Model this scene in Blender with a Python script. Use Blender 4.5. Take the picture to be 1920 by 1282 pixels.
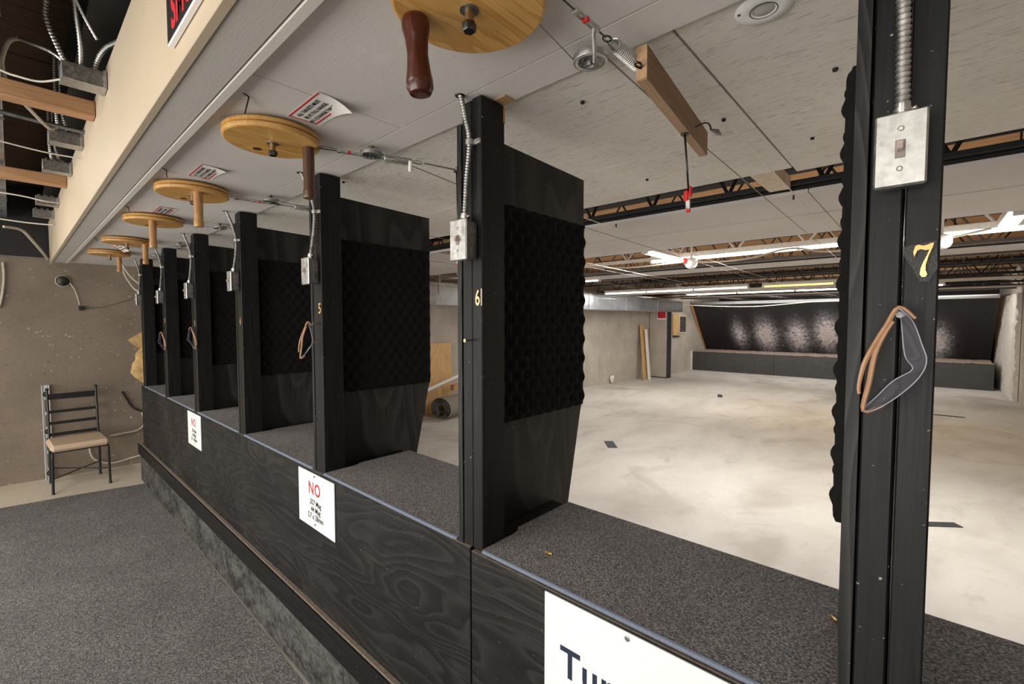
import bpy, bmesh, math, random
from mathutils import Vector, Matrix
random.seed(7)
R = math.radians
sc = bpy.context.scene
for o in list(bpy.data.objects): bpy.data.objects.remove(o)
col = sc.collection

# ---------------------------------------------------------------- camera, world, lamps, exposure
cam_data = bpy.data.cameras.new('camera'); cam = bpy.data.objects.new('camera', cam_data); col.objects.link(cam)
cam_data.sensor_width = 36.0; cam_data.lens = 853.0*36.0/1920.0; cam_data.clip_start = 0.02
cam.location = (0, 0, 1.745); cam.rotation_euler = (R(90-2.6), 0, R(42.3))
sc.camera = cam
vs = sc.view_settings
vs.view_transform = 'Standard'; vs.look = 'None'; vs.gamma = 1.0; vs.use_curve_mapping = False
vs.exposure = 0.0
world = bpy.data.worlds.new('world'); sc.world = world; world.use_nodes = True
world.node_tree.nodes['Background'].inputs[0].default_value = (1, .95, .88, 1)
world.node_tree.nodes['Background'].inputs[1].default_value = 0.02

def area(name, loc, sx, sy, power, color):
    l = bpy.data.lights.new(name, 'AREA'); l.shape = 'RECTANGLE'; l.size = sx; l.size_y = sy
    l.energy = power; l.color = color
    o = bpy.data.objects.new(name, l); o.location = loc; col.objects.link(o)
    return o
WH = (1.0, .965, .915); WM = (1.0, .93, .82)
area('range_lamp', (-0.95, 5.24, 2.440), 3.0, .09, 56, WH)           # under the strip lights of the range
area('range_lamp', (-4.2, 9.75, 2.388), 3.1, .08, 58, WH)
area('range_lamp', (-1.2, 9.75, 2.388), 2.2, .06, 22, (1, .72, .32))
area('range_lamp', (-2.17, 4.79, 2.440), .09, .64, 22, WH)
area('range_lamp', (.43, 4.80, 2.440), .09, .6, 34, WH)
area('range_lamp', (-5.2, 6.95, 2.440), 1.8, .09, 22, WH)  # extra lamp added to spread light evenly over the range floor
area('range_lamp', (-2.3, 12.4, 2.440), 5.0, .09, 62, WH)
bs = area('backstop_fill', (-2.3, 14.72, 2.40), 6.6, .10, 110, WH); bs.rotation_euler = (R(58), 0, 0)    # fill light added to brighten the plates of the bullet trap
up = area('roof_fill', (-2.4, 3.63, 2.585), 5.0, .06, 34, WH); up.rotation_euler = (math.pi, 0, 0)      # uplight added above the baffles to brighten the roof deck
area('front_lamp', (-4.6, -.75, 2.86), 1.2, .25, 30, WM)             # ceiling fixtures of the shooters' room
area('front_lamp', (-1.5, -.95, 2.86), 1.2, .25, 26, WM)
area('front_lamp', (0.4, -1.9, 2.86), 1.2, .25, 20, WM)
wn = area('front_fill', (-2.9, -3.44, 1.17), 7.6, 2.0, 330, (1, .965, .91)); wn.rotation_euler = (R(90), 0, 0)   # broad soft fill added behind the camera, brightens stall ceiling and post fronts

# ---------------------------------------------------------------- node helpers / materials
class NT:
    def __init__(s, name, rough=.5, metallic=0.0, color=(.5, .5, .5)):
        s.m = bpy.data.materials.new(name); s.m.use_nodes = True
        s.t = s.m.node_tree; s.b = s.t.nodes['Principled BSDF']
        s.b.inputs['Base Color'].default_value = (*color, 1); s.b.inputs['Roughness'].default_value = rough
        s.b.inputs['Metallic'].default_value = metallic
        s._co = None
    def n(s, typ, **kw):
        x = s.t.nodes.new(typ)
        for k, v in kw.items():
            if k in x.inputs: x.inputs[k].default_value = v
            else: setattr(x, k, v)
        return x
    def l(s, a, b): s.t.links.new(a, b)
    def co(s, scale=(1, 1, 1), rot=(0, 0, 0), loc=(0, 0, 0)):
        if s._co is None: s._co = s.n('ShaderNodeTexCoord')
        mp = s.n('ShaderNodeMapping'); mp.inputs['Scale'].default_value = scale
        mp.inputs['Rotation'].default_value = rot; mp.inputs['Location'].default_value = loc
        s.l(s._co.outputs['Object'], mp.inputs['Vector']); return mp.outputs[0]
    def noise(s, co, scale, detail=3, rough=.5, dist=0.0):
        x = s.n('ShaderNodeTexNoise', Scale=scale, Detail=detail, Roughness=rough, Distortion=dist)
        s.l(co, x.inputs['Vector']); return x.outputs['Fac']
    def ramp(s, fac, stops):
        x = s.n('ShaderNodeValToRGB'); r = x.color_ramp
        while len(r.elements) < len(stops): r.elements.new(.5)
        for e, (p, c) in zip(r.elements, stops):
            e.position = p; e.color = (*c, 1) if len(c) == 3 else c
        s.l(fac, x.inputs[0]); return x.outputs[0]
    def mix(s, fac, a, b, mode='MIX'):
        x = s.n('ShaderNodeMix', data_type='RGBA', blend_type=mode)
        for inp, v in ((x.inputs['Factor'], fac), (x.inputs[6], a), (x.inputs[7], b)):
            if isinstance(v, (int, float)): inp.default_value = v
            elif isinstance(v, tuple): inp.default_value = (*v, 1)
            else: s.l(v, inp)
        return x.outputs[2]
    def math(s, op, a, b=0.0, c=None):
        x = s.n('ShaderNodeMath', operation=op)
        for i, v in enumerate((a, b, c)):
            if v is None: continue
            if isinstance(v, (int, float)): x.inputs[i].default_value = v
            else: s.l(v, x.inputs[i])
        return x.outputs[0]
    def color(s, c): s.l(c, s.b.inputs['Base Color'])
    def rough(s, c): s.l(c, s.b.inputs['Roughness'])
    def bump(s, h, strength=.3, dist=.002):
        x = s.n('ShaderNodeBump', Strength=strength, Distance=dist); s.l(h, x.inputs['Height']); s.l(x.outputs[0], s.b.inputs['Normal'])

def plain(name, color, rough=.5, metallic=0.0, var=.12, scale=40, bump=0.0, spec=.5):
    t = NT(name, rough, metallic, color); t.b.inputs['Specular IOR Level'].default_value = spec
    f = t.noise(t.co(), scale, 3)
    lo = tuple(max(0, c*(1-var)) for c in color); hi = tuple(min(1, c*(1+var)) for c in color)
    t.color(t.ramp(f, [(.3, lo), (.7, hi)]))
    if bump: t.bump(f, bump)
    return t.m

def black_paint(name, axis='z', base=.0035, hi=.0105, chips=True):
    t = NT(name, .5); t.b.inputs['Specular IOR Level'].default_value = .28
    sc_ = {'z': (60, 60, 2.5), 'x': (2.5, 60, 60), 'y': (60, 2.5, 60)}[axis]
    g = t.noise(t.co(sc_), 1.6, 4, .6, .4)
    c = t.ramp(g, [(.35, (base, base*.97, base*.95)), (.75, (hi, hi*.96, hi*.92))])
    if chips:
        ch = t.noise(t.co((1, 1, 1)), 95, 2, .5)
        mask = t.ramp(ch, [(.735, (0, 0, 0)), (.76, (1, 1, 1))])
        c = t.mix(mask, c, (.30, .26, .21))
    t.color(c); t.bump(g, .35, .0015)
    t.rough(t.ramp(g, [(.3, (.42, .42, .42)), (.8, (.62, .62, .62))]))
    return t.m

def plywood_black(name, seed=0, dusty=.5, axis='x', base=.005, hi=.026):
    t = NT(name, .5); t.b.inputs['Specular IOR Level'].default_value = .3
    s3 = {'x': (.55, 1, 2.6), 'z': (2.6, 1, .35), 'y': (1, .3, 2.6)}[axis]
    co = t.co(s3, loc=(seed*1.7, seed*.9, seed*2.3))
    w = t.n('ShaderNodeTexNoise', Scale=1.5, Detail=2.0, Roughness=.45, Distortion=.6); t.l(co, w.inputs['Vector'])
    rings = t.math('FRACT', t.math('MULTIPLY', w.outputs['Fac'], 17.0))
    sharp = t.ramp(rings, [(0, (0, 0, 0)), (.55, (.35, .35, .35)), (.85, (1, 1, 1)), (1, (0, 0, 0))])
    fs = {'x': (4, 60, 160), 'z': (160, 60, 4), 'y': (60, 4, 160)}[axis]
    fine = t.noise(t.co(fs), 1.0, 3, .6)
    big = t.noise(t.co(), 2.2, 4, .6)
    c = t.mix(sharp, (base, base*.97, base*.95), (hi*.75, hi*.72, hi*.69))
    du = t.math('MULTIPLY', t.ramp(big, [(.45, (0, 0, 0)), (.75, (1, 1, 1))]), t.ramp(fine, [(.4, (0, 0, 0)), (.75, (1, 1, 1))]))
    c = t.mix(t.math('MULTIPLY', du, dusty), c, (.105, .098, .088))
    sp = t.noise(t.co(), 130, 2, .5)
    c = t.mix(t.ramp(sp, [(.73, (0, 0, 0)), (.76, (1, 1, 1))]), c, (.30, .25, .19))
    t.color(c); t.bump(t.math('ADD', sharp, t.math('MULTIPLY', fine, .7)), .35, .001)
    return t.m

def kick_mat(name):
    t = NT(name, .6)
    big = t.noise(t.co((.9, 1, 1.6)), 3.2, 4, .65, .5); fine = t.noise(t.co((18, 60, 30)), 1.5, 4, .6)
    c = t.mix(t.ramp(t.math('MULTIPLY_ADD', fine, .5, t.math('MULTIPLY', big, .7)), [(.5, (0, 0, 0)), (.72, (1, 1, 1))]), (.011, .0105, .010), (.10, .096, .09))
    t.color(c); t.bump(fine, .25, .001); return t.m

def white_ply(name, axis='x', base=(.56, .525, .475), dark=(.22, .19, .16), amount=.55, thr=.56):
    t = NT(name, .55)
    s3 = {'x': (3.0, 26, 1), 'y': (26, 3.0, 1), 'xz': (1.6, 1, 18)}[axis]
    g = t.noise(t.co(s3), 2.6, 5, .62, .7); g2 = t.noise(t.co(s3, loc=(3, 1, 2)), 9, 4, .6, .4)
    big = t.noise(t.co(), 1.1, 3, .5)
    m1 = t.ramp(g2, [(thr, (0, 0, 0)), (thr+.1, (1, 1, 1))])
    m = t.math('MULTIPLY', t.math('MULTIPLY', m1, t.ramp(g, [(.42, (0, 0, 0)), (.62, (1, 1, 1))])), amount)
    b2 = tuple(c*.88 for c in base)
    c = t.mix(t.ramp(big, [(.35, (0, 0, 0)), (.65, (1, 1, 1))]), b2, base)
    c = t.mix(m, c, dark)
    t.color(c); t.bump(g2, .2, .0015); return t.m

def carpet_mat(name, lo=(.022, .022, .028), mid=(.085, .085, .09), hi=(.36, .33, .29), scale=260, s3=(1, 1, 1)):
    t = NT(name, .95)
    f = t.noise(t.co(s3), scale, 3, .75); big = t.noise(t.co(), 3, 3)
    c = t.ramp(f, [(.34, lo), (.50, mid), (.66, hi)])
    c = t.mix(t.ramp(big, [(.3, (0, 0, 0)), (.7, (1, 1, 1))]), c, t.mix(.25, c, (.05, .05, .055)))
    t.color(c); t.bump(f, .8, .004); t.b.inputs['Specular IOR Level'].default_value = .1
    return t.m

def concrete_mat():
    t = NT('concrete_floor', .62)
    a = t.noise(t.co((1.0, .45, 1), rot=(0, 0, .35)), 1.1, 6, .6, .5); b = t.noise(t.co(), 7, 5, .65); st = t.noise(t.co((1, 1, 1)), .8, 3, .5, 1.0)
    c = t.ramp(a, [(.28, (.41, .38, .345)), (.5, (.545, .52, .48)), (.72, (.63, .61, .57))])
    c = t.mix(t.math('MULTIPLY', t.ramp(b, [(.55, (0, 0, 0)), (.8, (1, 1, 1))]), .5), c, (.36, .32, .265))
    c = t.mix(t.math('MULTIPLY', t.ramp(st, [(.57, (0, 0, 0)), (.70, (1, 1, 1))]), .5), c, (.30, .265, .215))
    sm_ = t.noise(t.co((1.0, .55, 1)), 2.6, 5, .65, .8)
    c = t.mix(t.math('MULTIPLY', t.ramp(sm_, [(.60, (0, 0, 0)), (.76, (1, 1, 1))]), .6), c, (.24, .21, .17))
    sp = t.noise(t.co(), 26, 3, .6)
    c = t.mix(t.ramp(sp, [(.72, (0, 0, 0)), (.76, (1, 1, 1))]), c, (.16, .14, .12))
    t.color(c); t.bump(b, .15, .003); return t.m

def homasote(name, base=(.30, .255, .205)):
    t = NT(name, .9)
    a = t.noise(t.co(), 2.0, 4, .6); f = t.noise(t.co((1, .5, 1)), 90, 3, .7); sp = t.noise(t.co((1, .6, 1)), 34, 2, .5)
    lo = tuple(c*.80 for c in base); hi = tuple(min(1, c*1.12) for c in base)
    c = t.ramp(a, [(.3, lo), (.7, hi)])
    c = t.mix(t.ramp(f, [(.35, (.35, .35, .35)), (.6, (0, 0, 0))]), c, tuple(x*.55 for x in base))
    c = t.mix(t.ramp(sp, [(.70, (0, 0, 0)), (.74, (.7, .7, .7))]), c, (.62, .55, .45))
    c = t.mix(t.ramp(sp, [(.27, (.8, .8, .8)), (.30, (0, 0, 0))]), c, (.10, .08, .065))
    t.color(c); t.bump(f, .3, .002); return t.m

def wood(name, a, b, s3=(2, 30, 30), rough=.45, rings=8.0):
    t = NT(name, rough)
    n = t.noise(t.co(s3), 1.2, 3, .5, .6)
    r = t.math('FRACT', t.math('MULTIPLY', n, rings))
    m = t.ramp(r, [(0, (0, 0, 0)), (.7, (.6, .6, .6)), (.93, (1, 1, 1)), (1, (0, 0, 0))])
    fine = t.noise(t.co(tuple(x*6 for x in s3)), 1.0, 3)
    c = t.mix(m, a, b); c = t.mix(t.math('MULTIPLY', fine, .25), c, tuple(x*.6 for x in b))
    t.color(c); t.bump(fine, .12, .0006); return t.m

def metal(name, color, rough=.35, scale=60):
    t = NT(name, rough, 1.0, color)
    f = t.noise(t.co(), scale, 4, .6)
    t.color(t.ramp(f, [(.3, tuple(c*.72 for c in color)), (.7, color)]))
    t.rough(t.ramp(f, [(.3, (rough*.75,)*3), (.7, (min(1, rough*1.35),)*3)])); return t.m

def emit(name, color, strength):
    t = NT(name); t.b.inputs['Emission Color'].default_value = (*color, 1); t.b.inputs['Emission Strength'].default_value = strength
    t.b.inputs['Base Color'].default_value = (*color, 1); return t.m

def clear_plastic():
    t = NT('clear_lens', .06, 0, (.75, .78, .85))
    out = t.t.nodes['Material Output']
    tr = t.n('ShaderNodeBsdfTransparent'); tr.inputs[0].default_value = (.72, .73, .80, 1)
    gl = t.n('ShaderNodeBsdfGlossy', Roughness=.08); gl.inputs[0].default_value = (.9, .9, 1, 1)
    fr = t.n('ShaderNodeLayerWeight', Blend=.45)
    mx = t.n('ShaderNodeMixShader')
    t.l(t.math('MULTIPLY_ADD', fr.outputs['Facing'], .5, .16), mx.inputs[0])
    t.l(tr.outputs[0], mx.inputs[1]); t.l(gl.outputs[0], mx.inputs[2])
    df = t.n('ShaderNodeBsdfDiffuse'); df.inputs[0].default_value = (.42, .42, .48, 1)
    m2 = t.n('ShaderNodeMixShader'); m2.inputs[0].default_value = .16
    t.l(mx.outputs[0], m2.inputs[1]); t.l(df.outputs[0], m2.inputs[2]); t.l(m2.outputs[0], out.inputs['Surface'])
    return t.m

def splatter_mat(centers):
    t = NT('black_steel_splashed', .45)
    x = t.n('ShaderNodeSeparateXYZ'); c0 = t.co(); t.l(c0, x.inputs[0])
    X, Z = x.outputs[0], x.outputs[2]
    tot = None
    for cx, cz, rx, rz, w in centers:
        dx = t.math('DIVIDE', t.math('SUBTRACT', X, cx), rx); dz = t.math('DIVIDE', t.math('SUBTRACT', Z, cz), rz)
        d2 = t.math('ADD', t.math('MULTIPLY', dx, dx), t.math('MULTIPLY', dz, dz))
        g = t.math('MULTIPLY', t.math('POWER', 2.718, t.math('MULTIPLY', d2, -1.0)), w)
        tot = g if tot is None else t.math('ADD', tot, g)
    n1 = t.noise(t.co(), 11.0, 3, .6); n2 = t.noise(t.co((1, 1, .55)), 13, 5, .75)
    dots = t.ramp(t.math('MULTIPLY_ADD', tot, .42, n1), [(.70, (0, 0, 0)), (.75, (1, 1, 1))])
    haze = t.math('MULTIPLY', tot, t.ramp(n2, [(.36, (.08, .08, .08)), (.62, (1, 1, 1))]))
    c = t.mix(t.math('MINIMUM', t.math('MULTIPLY', haze, 2.4), .95), (.010, .0095, .0095), (.62, .61, .64))
    c = t.mix(t.math('MULTIPLY', dots, .75), c, (.50, .41, .38))
    t.color(c); return t.m

M = {}
M['concrete'] = concrete_mat()
M['floor_carpet'] = carpet_mat('floor_carpet', (.055, .055, .06), (.17, .168, .17), (.43, .41, .385), 130)
M['shelf_carpet'] = carpet_mat('shelf_carpet', (.030, .032, .046), (.20, .20, .215), (.66, .62, .57), 250, (.7, 1.4, 1))
M['binding'] = plain('blue_grey_binding', (.16, .19, .26), .8, 0, .15, 200, .3)
M['wall'] = homasote('fibre_board_wall', (.225, .182, .140))
M['range_wall'] = homasote('fibre_board_range', (.52, .47, .41))
M['black'] = black_paint('black_paint_post')
M['black_y'] = black_paint('black_paint_plain', 'x')
M['ply_black'] = [plywood_black('black_plywood', 3.1, .5), plywood_black('black_plywood', 1.4, .5), plywood_black('black_plywood', 5.2, .6), plywood_black('black_plywood', 7.7, .6)]
M['ply_div'] = plywood_black('black_divider_ply', 2.0, .35, 'z', .004, .036)
M['kick'] = kick_mat('scuffed_black_kick')
M['raw_edge'] = plain('raw_board_edge', (.20, .165, .13), .8, 0, .25, 60, .3)
M['foam'] = plain('black_foam', (.0095, .009, .0085), .9, 0, .2, 120, .3, .12)
M['ceil_front'] = white_ply('painted_ceiling_board', 'x', (.74, .705, .67), (.36, .33, .30), .5, .60)
M['ceil_ply'] = white_ply('whitewashed_plywood', 'x', (.80, .765, .70), (.22, .19, .155), .75, .52)
M['baffle'] = white_ply('painted_baffle', 'y', (.62, .58, .55), (.35, .30, .27), .4, .60)
M['beam'] = white_ply('cream_beam', 'xz', (.53, .435, .315), (.33, .24, .155), .45, .60)
M['beam_under'] = white_ply('grey_beam_board', 'x', (.58, .55, .505), (.34, .30, .27), .35, .6)
M['beam_light'] = white_ply('pale_beam_strip', 'x', (.74, .70, .64), (.36, .32, .27), .35, .6)
M['deck'] = wood('orange_deck', (.58, .33, .15), (.42, .22, .09), (.6, 8, 8), .7, 6)
M['dark_deck'] = wood('dark_deck_plank', (.10, .052, .026), (.045, .023, .012), (8, .8, 8), .75, 7)
M['steel_black'] = plain('black_steel', (.012, .011, .010), .55)
M['steel_white'] = plain('white_steel', (.74, .72, .68), .5)
M['steel_grey'] = plain('grey_steel', (.16, .145, .13), .6)
M['galv'] = metal('galvanized', (.62, .62, .60), .40)
M['galv_dark'] = metal('galvanized_dull', (.30, .30, .30), .5)
M['duct'] = metal('duct_metal', (.66, .70, .75), .38, 6)
M['steel'] = metal('bright_steel', (.72, .71, .69), .28)
M['zinc'] = plain('zinc_plated', (.46, .455, .44), .32, .65, .15, 60)
M['bolt'] = metal('dark_bolt', (.085, .08, .07), .4)
M['brass_bolt'] = metal('brassy_bolt', (.42, .30, .16), .4)
M['gold'] = plain('polished_brass', (.66, .43, .17), .22, .8, .08)
M['copper_gold'] = plain('dull_brass', (.78, .50, .28), .35, .5, .08)
M['pine'] = wood('varnished_pine', (.70, .41, .135), (.52, .26, .065), (14, 1.6, 6), .38, 5)
M['pine2'] = wood('pale_pine', (.64, .36, .12), (.48, .24, .07), (14, 1.6, 6), .4, 5)
M['knot'] = plain('dark_knot', (.06, .02, .008), .5)
M['mahogany'] = wood('mahogany_handle', (.10, .022, .009), (.045, .009, .004), (20, 20, 2), .28, 5)
M['walnut'] = wood('walnut_handle', (.115, .050, .024), (.065, .026, .012), (20, 20, 2), .4, 5)
M['oak'] = wood('oak_handle', (.52, .29, .12), (.40, .20, .07), (20, 20, 2), .4, 5)
M['brown_board'] = wood('carrier_board', (.34, .19, .095), (.26, .135, .06), (20, 2, 20), .6, 4)
M['board_edge'] = wood('carrier_board_edge', (.50, .32, .18), (.38, .22, .11), (20, 2, 20), .6, 4)
M['lumber'] = wood('raw_lumber', (.52, .30, .16), (.40, .21, .10), (12, 1, 12), .6, 4)
M['lumber_pale'] = wood('pale_lumber', (.78, .68, .54), (.66, .50, .34), (12, 12, 1), .6, 4)
M['ply_raw'] = wood('raw_plywood', (.72, .47, .22), (.60, .36, .15), (5, 5, 1.2), .6, 4)
M['sign_white'] = plain('white_plastic', (.85, .85, .84), .4, 0, .02)
M['sign_navy'] = plain('navy_ink', (.012, .022, .05), .5)
M['sign_red'] = plain('red_ink', (.55, .012, .02), .5)
M['ink'] = plain('black_ink', (.01, .01, .012), .5)
M['sign_black'] = plain('black_sign_face', (.008, .008, .008), .4)
M['red'] = plain('red_plastic', (.65, .01, .015), .35)
M['red_lamp'] = emit('red_lamp', (1.0, .04, .03), .7)
M['wire'] = metal('wire_rope', (.30, .29, .27), .5)
M['wire_light'] = metal('wire_rope_bright', (.75, .73, .70), .4)
M['cable_white'] = plain('off_white_cable', (.50, .46, .38), .5)
M['cable_black'] = plain('black_cable', (.012, .012, .012), .5)
M['seat'] = plain('cream_fabric', (.60, .45, .32), .85, 0, .08, 150, .3)
M['chair_iron'] = plain('black_iron', (.012, .012, .012), .4)
M['alu'] = plain('aluminium_level', (.60, .61, .62), .5, 0, .05)
M['vial'] = plain('yellow_green_vial', (.22, .20, .03), .2)
M['tan_bag'] = plain('tan_kraft', (.55, .36, .15), .8, 0, .25, 14, .6)
M['felt'] = plain('grey_felt', (.24, .215, .185), .95, 0, .2, 60, .5)
M['patch'] = plain('black_fabric_patch', (.02, .02, .02), .5, 0, .5, 400, .6)
M['tube'] = emit('fluorescent_tube', (1, .97, .92), 4.0)
M['tube_yellow'] = emit('yellow_tube', (1, .70, .22), 1.6)
M['lens'] = clear_plastic()
M['rim'] = plain('lens_edge', (.22, .21, .26), .2)
M['temple'] = plain('brown_temple', (.36, .195, .10), .32)
M['paper'] = plain('white_paper', (.80, .77, .73), .6, 0, .03)
M['tape'] = plain('blue_black_strip', (.03, .035, .042), .6)
M['debris'] = plain('dusty_debris', (.42, .32, .27), .95, 0, .5, 22, 1.0)
M['trough'] = plywood_black('grey_black_trough', 6.0, .3, 'x', .045, .085)
M['white_foam'] = plain('white_insulation', (.66, .62, .57), .95, 0, .15, 20, .8)
M['wood_frame'] = plain('light_switch', (.26, .21, .185), .45)
M['toggle'] = plain('ivory_toggle', (.42, .34, .30), .35)
M['dark'] = plain('dark_recess', (.006, .006, .006), .8)
M['brass'] = metal('brass_case', (.80, .55, .22), .3)
M['black_wall'] = plain('black_painted_band', (.012, .011, .010), .7)
M['light_lens'] = plain('lamp_glass', (.35, .34, .32), .15)

# ---------------------------------------------------------------- mesh builder
class MB:
    def __init__(s): s.bm = bmesh.new(); s.smooth = False
    def box(s, a, b, bev=0.0, rot=None, org=None):
        a, b = Vector(a), Vector(b); c = (a+b)/2; d = b-a
        g = bmesh.ops.create_cube(s.bm, size=1.0, matrix=Matrix.Diagonal((abs(d.x), abs(d.y), abs(d.z), 1)))
        vs_ = g['verts']
        if bev > 0:
            es = list({e for v in vs_ for e in v.link_edges})
            g2 = bmesh.ops.bevel(s.bm, geom=es, offset=bev, segments=1, affect='EDGES', profile=.5)
            vs_ = list({v for f in g2['faces'] for v in f.verts} | {v for v in vs_ if v.is_valid})
        for v in vs_: v.co += c
        if rot is not None:
            o = Vector(org) if org else c
            for v in vs_: v.co = rot @ (v.co-o) + o
        return s
    def ring(s, c, u, w, r, n): return [s.bm.verts.new(c+u*(r*math.cos(2*math.pi*i/n))+w*(r*math.sin(2*math.pi*i/n))) for i in range(n)]
    def loft(s, rings, cap=True):
        for a, b in zip(rings, rings[1:]):
            n = len(a)
            for i in range(n):
                try: s.bm.faces.new((a[i], a[(i+1) % n], b[(i+1) % n], b[i]))
                except ValueError: pass
        if cap:
            s.bm.faces.new(list(reversed(rings[0]))); s.bm.faces.new(rings[-1])
        return s
    def tube(s, pts, r, n=8, rr=None):
        pts = [Vector(p) for p in pts]; rings = []; u = None
        for i, p in enumerate(pts):
            t = (pts[min(i+1, len(pts)-1)]-pts[max(i-1, 0)])
            t = t.normalized() if t.length > 1e-9 else Vector((0, 0, 1))
            if u is None: u = t.orthogonal().normalized()
            else:
                u = (u - t*u.dot(t)); u = u.normalized() if u.length > 1e-6 else t.orthogonal().normalized()
            w = t.cross(u); rad = rr[i] if rr else r
            rings.append(s.ring(p, u, w, rad, n))
        s.smooth = True
        return s.loft(rings)
    def cyl(s, p0, p1, r0, r1=None, n=16):
        return s.tube([p0, p1], r0, n, [r0, r0 if r1 is None else r1])
    def lathe(s, prof, c=(0, 0, 0), n=32, cap=True, axis='z'):
        c = Vector(c)
        ax = {'z': (Vector((1, 0, 0)), Vector((0, 1, 0)), Vector((0, 0, 1))), 'y': (Vector((0, 0, 1)), Vector((1, 0, 0)), Vector((0, 1, 0))), 'x': (Vector((0, 1, 0)), Vector((0, 0, 1)), Vector((1, 0, 0)))}[axis]
        rings = [s.ring(c+ax[2]*z, ax[0], ax[1], max(r, 1e-5), n) for r, z in prof]
        s.smooth = True
        return s.loft(rings, cap)
    def prism(s, poly, d, axis='x', off=0.0):
        def P(a, b, t):
            return {'x': (t, a, b), 'y': (a, t, b), 'z': (a, b, t)}[axis]
        lo = [s.bm.verts.new(P(a, b, off)) for a, b in poly]; hi = [s.bm.verts.new(P(a, b, off+d)) for a, b in poly]
        return s.loft([lo, hi])
    def faces(s, verts, faces):
        v = [s.bm.verts.new(p) for p in verts]
        for f in faces: s.bm.faces.new([v[i] for i in f])
        return s
    def mesh(s, name, mat):
        me = bpy.data.meshes.new(name)
        bmesh.ops.recalc_face_normals(s.bm, faces=s.bm.faces[:])
        if s.smooth:
            for f in s.bm.faces: f.smooth = len(f.verts) <= 4
            for e in s.bm.edges:
                if len(e.link_faces) == 2 and e.calc_face_angle(0) > .7: e.smooth = False
        s.bm.to_mesh(me); s.bm.free(); me.materials.append(mat); return me
    def build(s, name, mat, parent=None, loc=None, rot=None):
        return mobj(name, s.mesh(name, mat), parent, loc, rot)

def mobj(name, me, parent=None, loc=None, rot=None):
    o = bpy.data.objects.new(name, me); col.objects.link(o)
    if parent is not None: o.parent = parent
    if loc: o.location = loc
    if rot: o.rotation_euler = rot
    return o
def tag(o, label=None, cat=None, group=None, kind=None):
    if label: o['label'] = label
    if cat: o['category'] = cat
    if group: o['group'] = group
    if kind: o['kind'] = kind
    return o
def thing(name, label, cat, loc=(0, 0, 0), rz=0.0, group=None):
    o = bpy.data.objects.new(name, None); o.empty_display_size = .05; col.objects.link(o)
    o.location = loc; o.rotation_euler = (0, 0, rz)
    return tag(o, label, cat, group)
def setting(name, loc=(0, 0, 0), label=None):
    o = bpy.data.objects.new(name, None); o.empty_display_size = .05; col.objects.link(o); o.location = loc
    if label: o['label'] = label
    return tag(o, kind='structure')
def dup(root, loc, rot=None, label=None):
    r = root.copy(); col.objects.link(r); r.location = loc
    if rot: r.rotation_euler = rot
    if label: r['label'] = label
    for ch in list(root.children):
        c = ch.copy(); col.objects.link(c); c.parent = r
        for g in list(ch.children):
            d = g.copy(); col.objects.link(d); d.parent = c
    return r
def text_mesh(name, body, size, mat, extrude=.0006, bold=0.0, align='LEFT', xs=1.0, space=1.0):
    c = bpy.data.curves.new(name, 'FONT'); c.body = body; c.size = size; c.extrude = extrude; c.offset = bold; c.align_x = align; c.resolution_u = 4; c.space_character = space
    o = bpy.data.objects.new(name, c); col.objects.link(o)
    dg = bpy.context.evaluated_depsgraph_get(); dg.update()
    me = bpy.data.meshes.new_from_object(o.evaluated_get(dg)); me.name = name
    bpy.data.objects.remove(o); bpy.data.curves.remove(c)
    if xs != 1.0:
        for v in me.vertices: v.co.x *= xs
    me.materials.clear(); me.materials.append(mat); return me
FACE_Y = (R(90), 0, 0)      # lettering that faces the shooters
def spline(pts, n=6):
    P = [Vector(p) for p in pts]; out = []
    for i in range(len(P)-1):
        p0, p1, p2, p3 = P[max(i-1, 0)], P[i], P[i+1], P[min(i+2, len(P)-1)]
        for k in range(n):
            t = k/n
            out.append(.5*((2*p1)+(p2-p0)*t+(2*p0-5*p1+4*p2-p3)*t*t+(3*p1-p0-3*p2+p3)*t**3))
    out.append(P[-1]); return out
def flexible(pts, r, pitch=.008, n=8):
    """armoured conduit: a ribbed tube along a path"""
    sp = spline(pts, 10); L = [0]
    for a, b in zip(sp, sp[1:]): L.append(L[-1]+(b-a).length)
    m = max(4, int(L[-1]/pitch*2)); q = []; rr = []; j = 0
    for i in range(m+1):
        d = L[-1]*i/m
        while j < len(L)-2 and L[j+1] < d: j += 1
        t = (d-L[j])/max(1e-9, L[j+1]-L[j]); q.append(sp[j].lerp(sp[j+1], t)); rr.append(r*(1.0 if i % 2 else .72))
    return MB().tube(q, r, n, rr)

# ================================================================ THE SETTING
ZC = 2.405                                            # underside of the stall ceiling
MB().box((-7.9, -3.6, -.12), (1.9, 19.2, 0)).build('floor', M['concrete'])
tag(bpy.data.objects['floor'], 'bare beige concrete floor, stained, running down the range', kind='structure')
fl2 = MB().prism([(-7.35, -3.55), (-5.9, -3.55), (-5.9, .93), (-6.25, 1.45), (-7.25, 1.45)], .0004, 'z', .00005).build('floor', NT and white_ply('pale_cream_floor', 'y', (.74, .66, .54), (.40, .33, .25), .8, .54))  # thin cream slab, paler than the concrete around it, with darker streaks
tag(fl2, 'pale cream strip of floor under the chair', kind='structure')
def wx(y): return -7.18+.055*y                        # the left wall runs slightly askew
ang = math.atan(.055)
wl = setting('wall_left', (0, 0, 0))
ys = [-3.6, -1.15, 1.29, 3.73, 6.1, 8.45, 10.79, 13.2, 15.35, 19.0]
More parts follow.
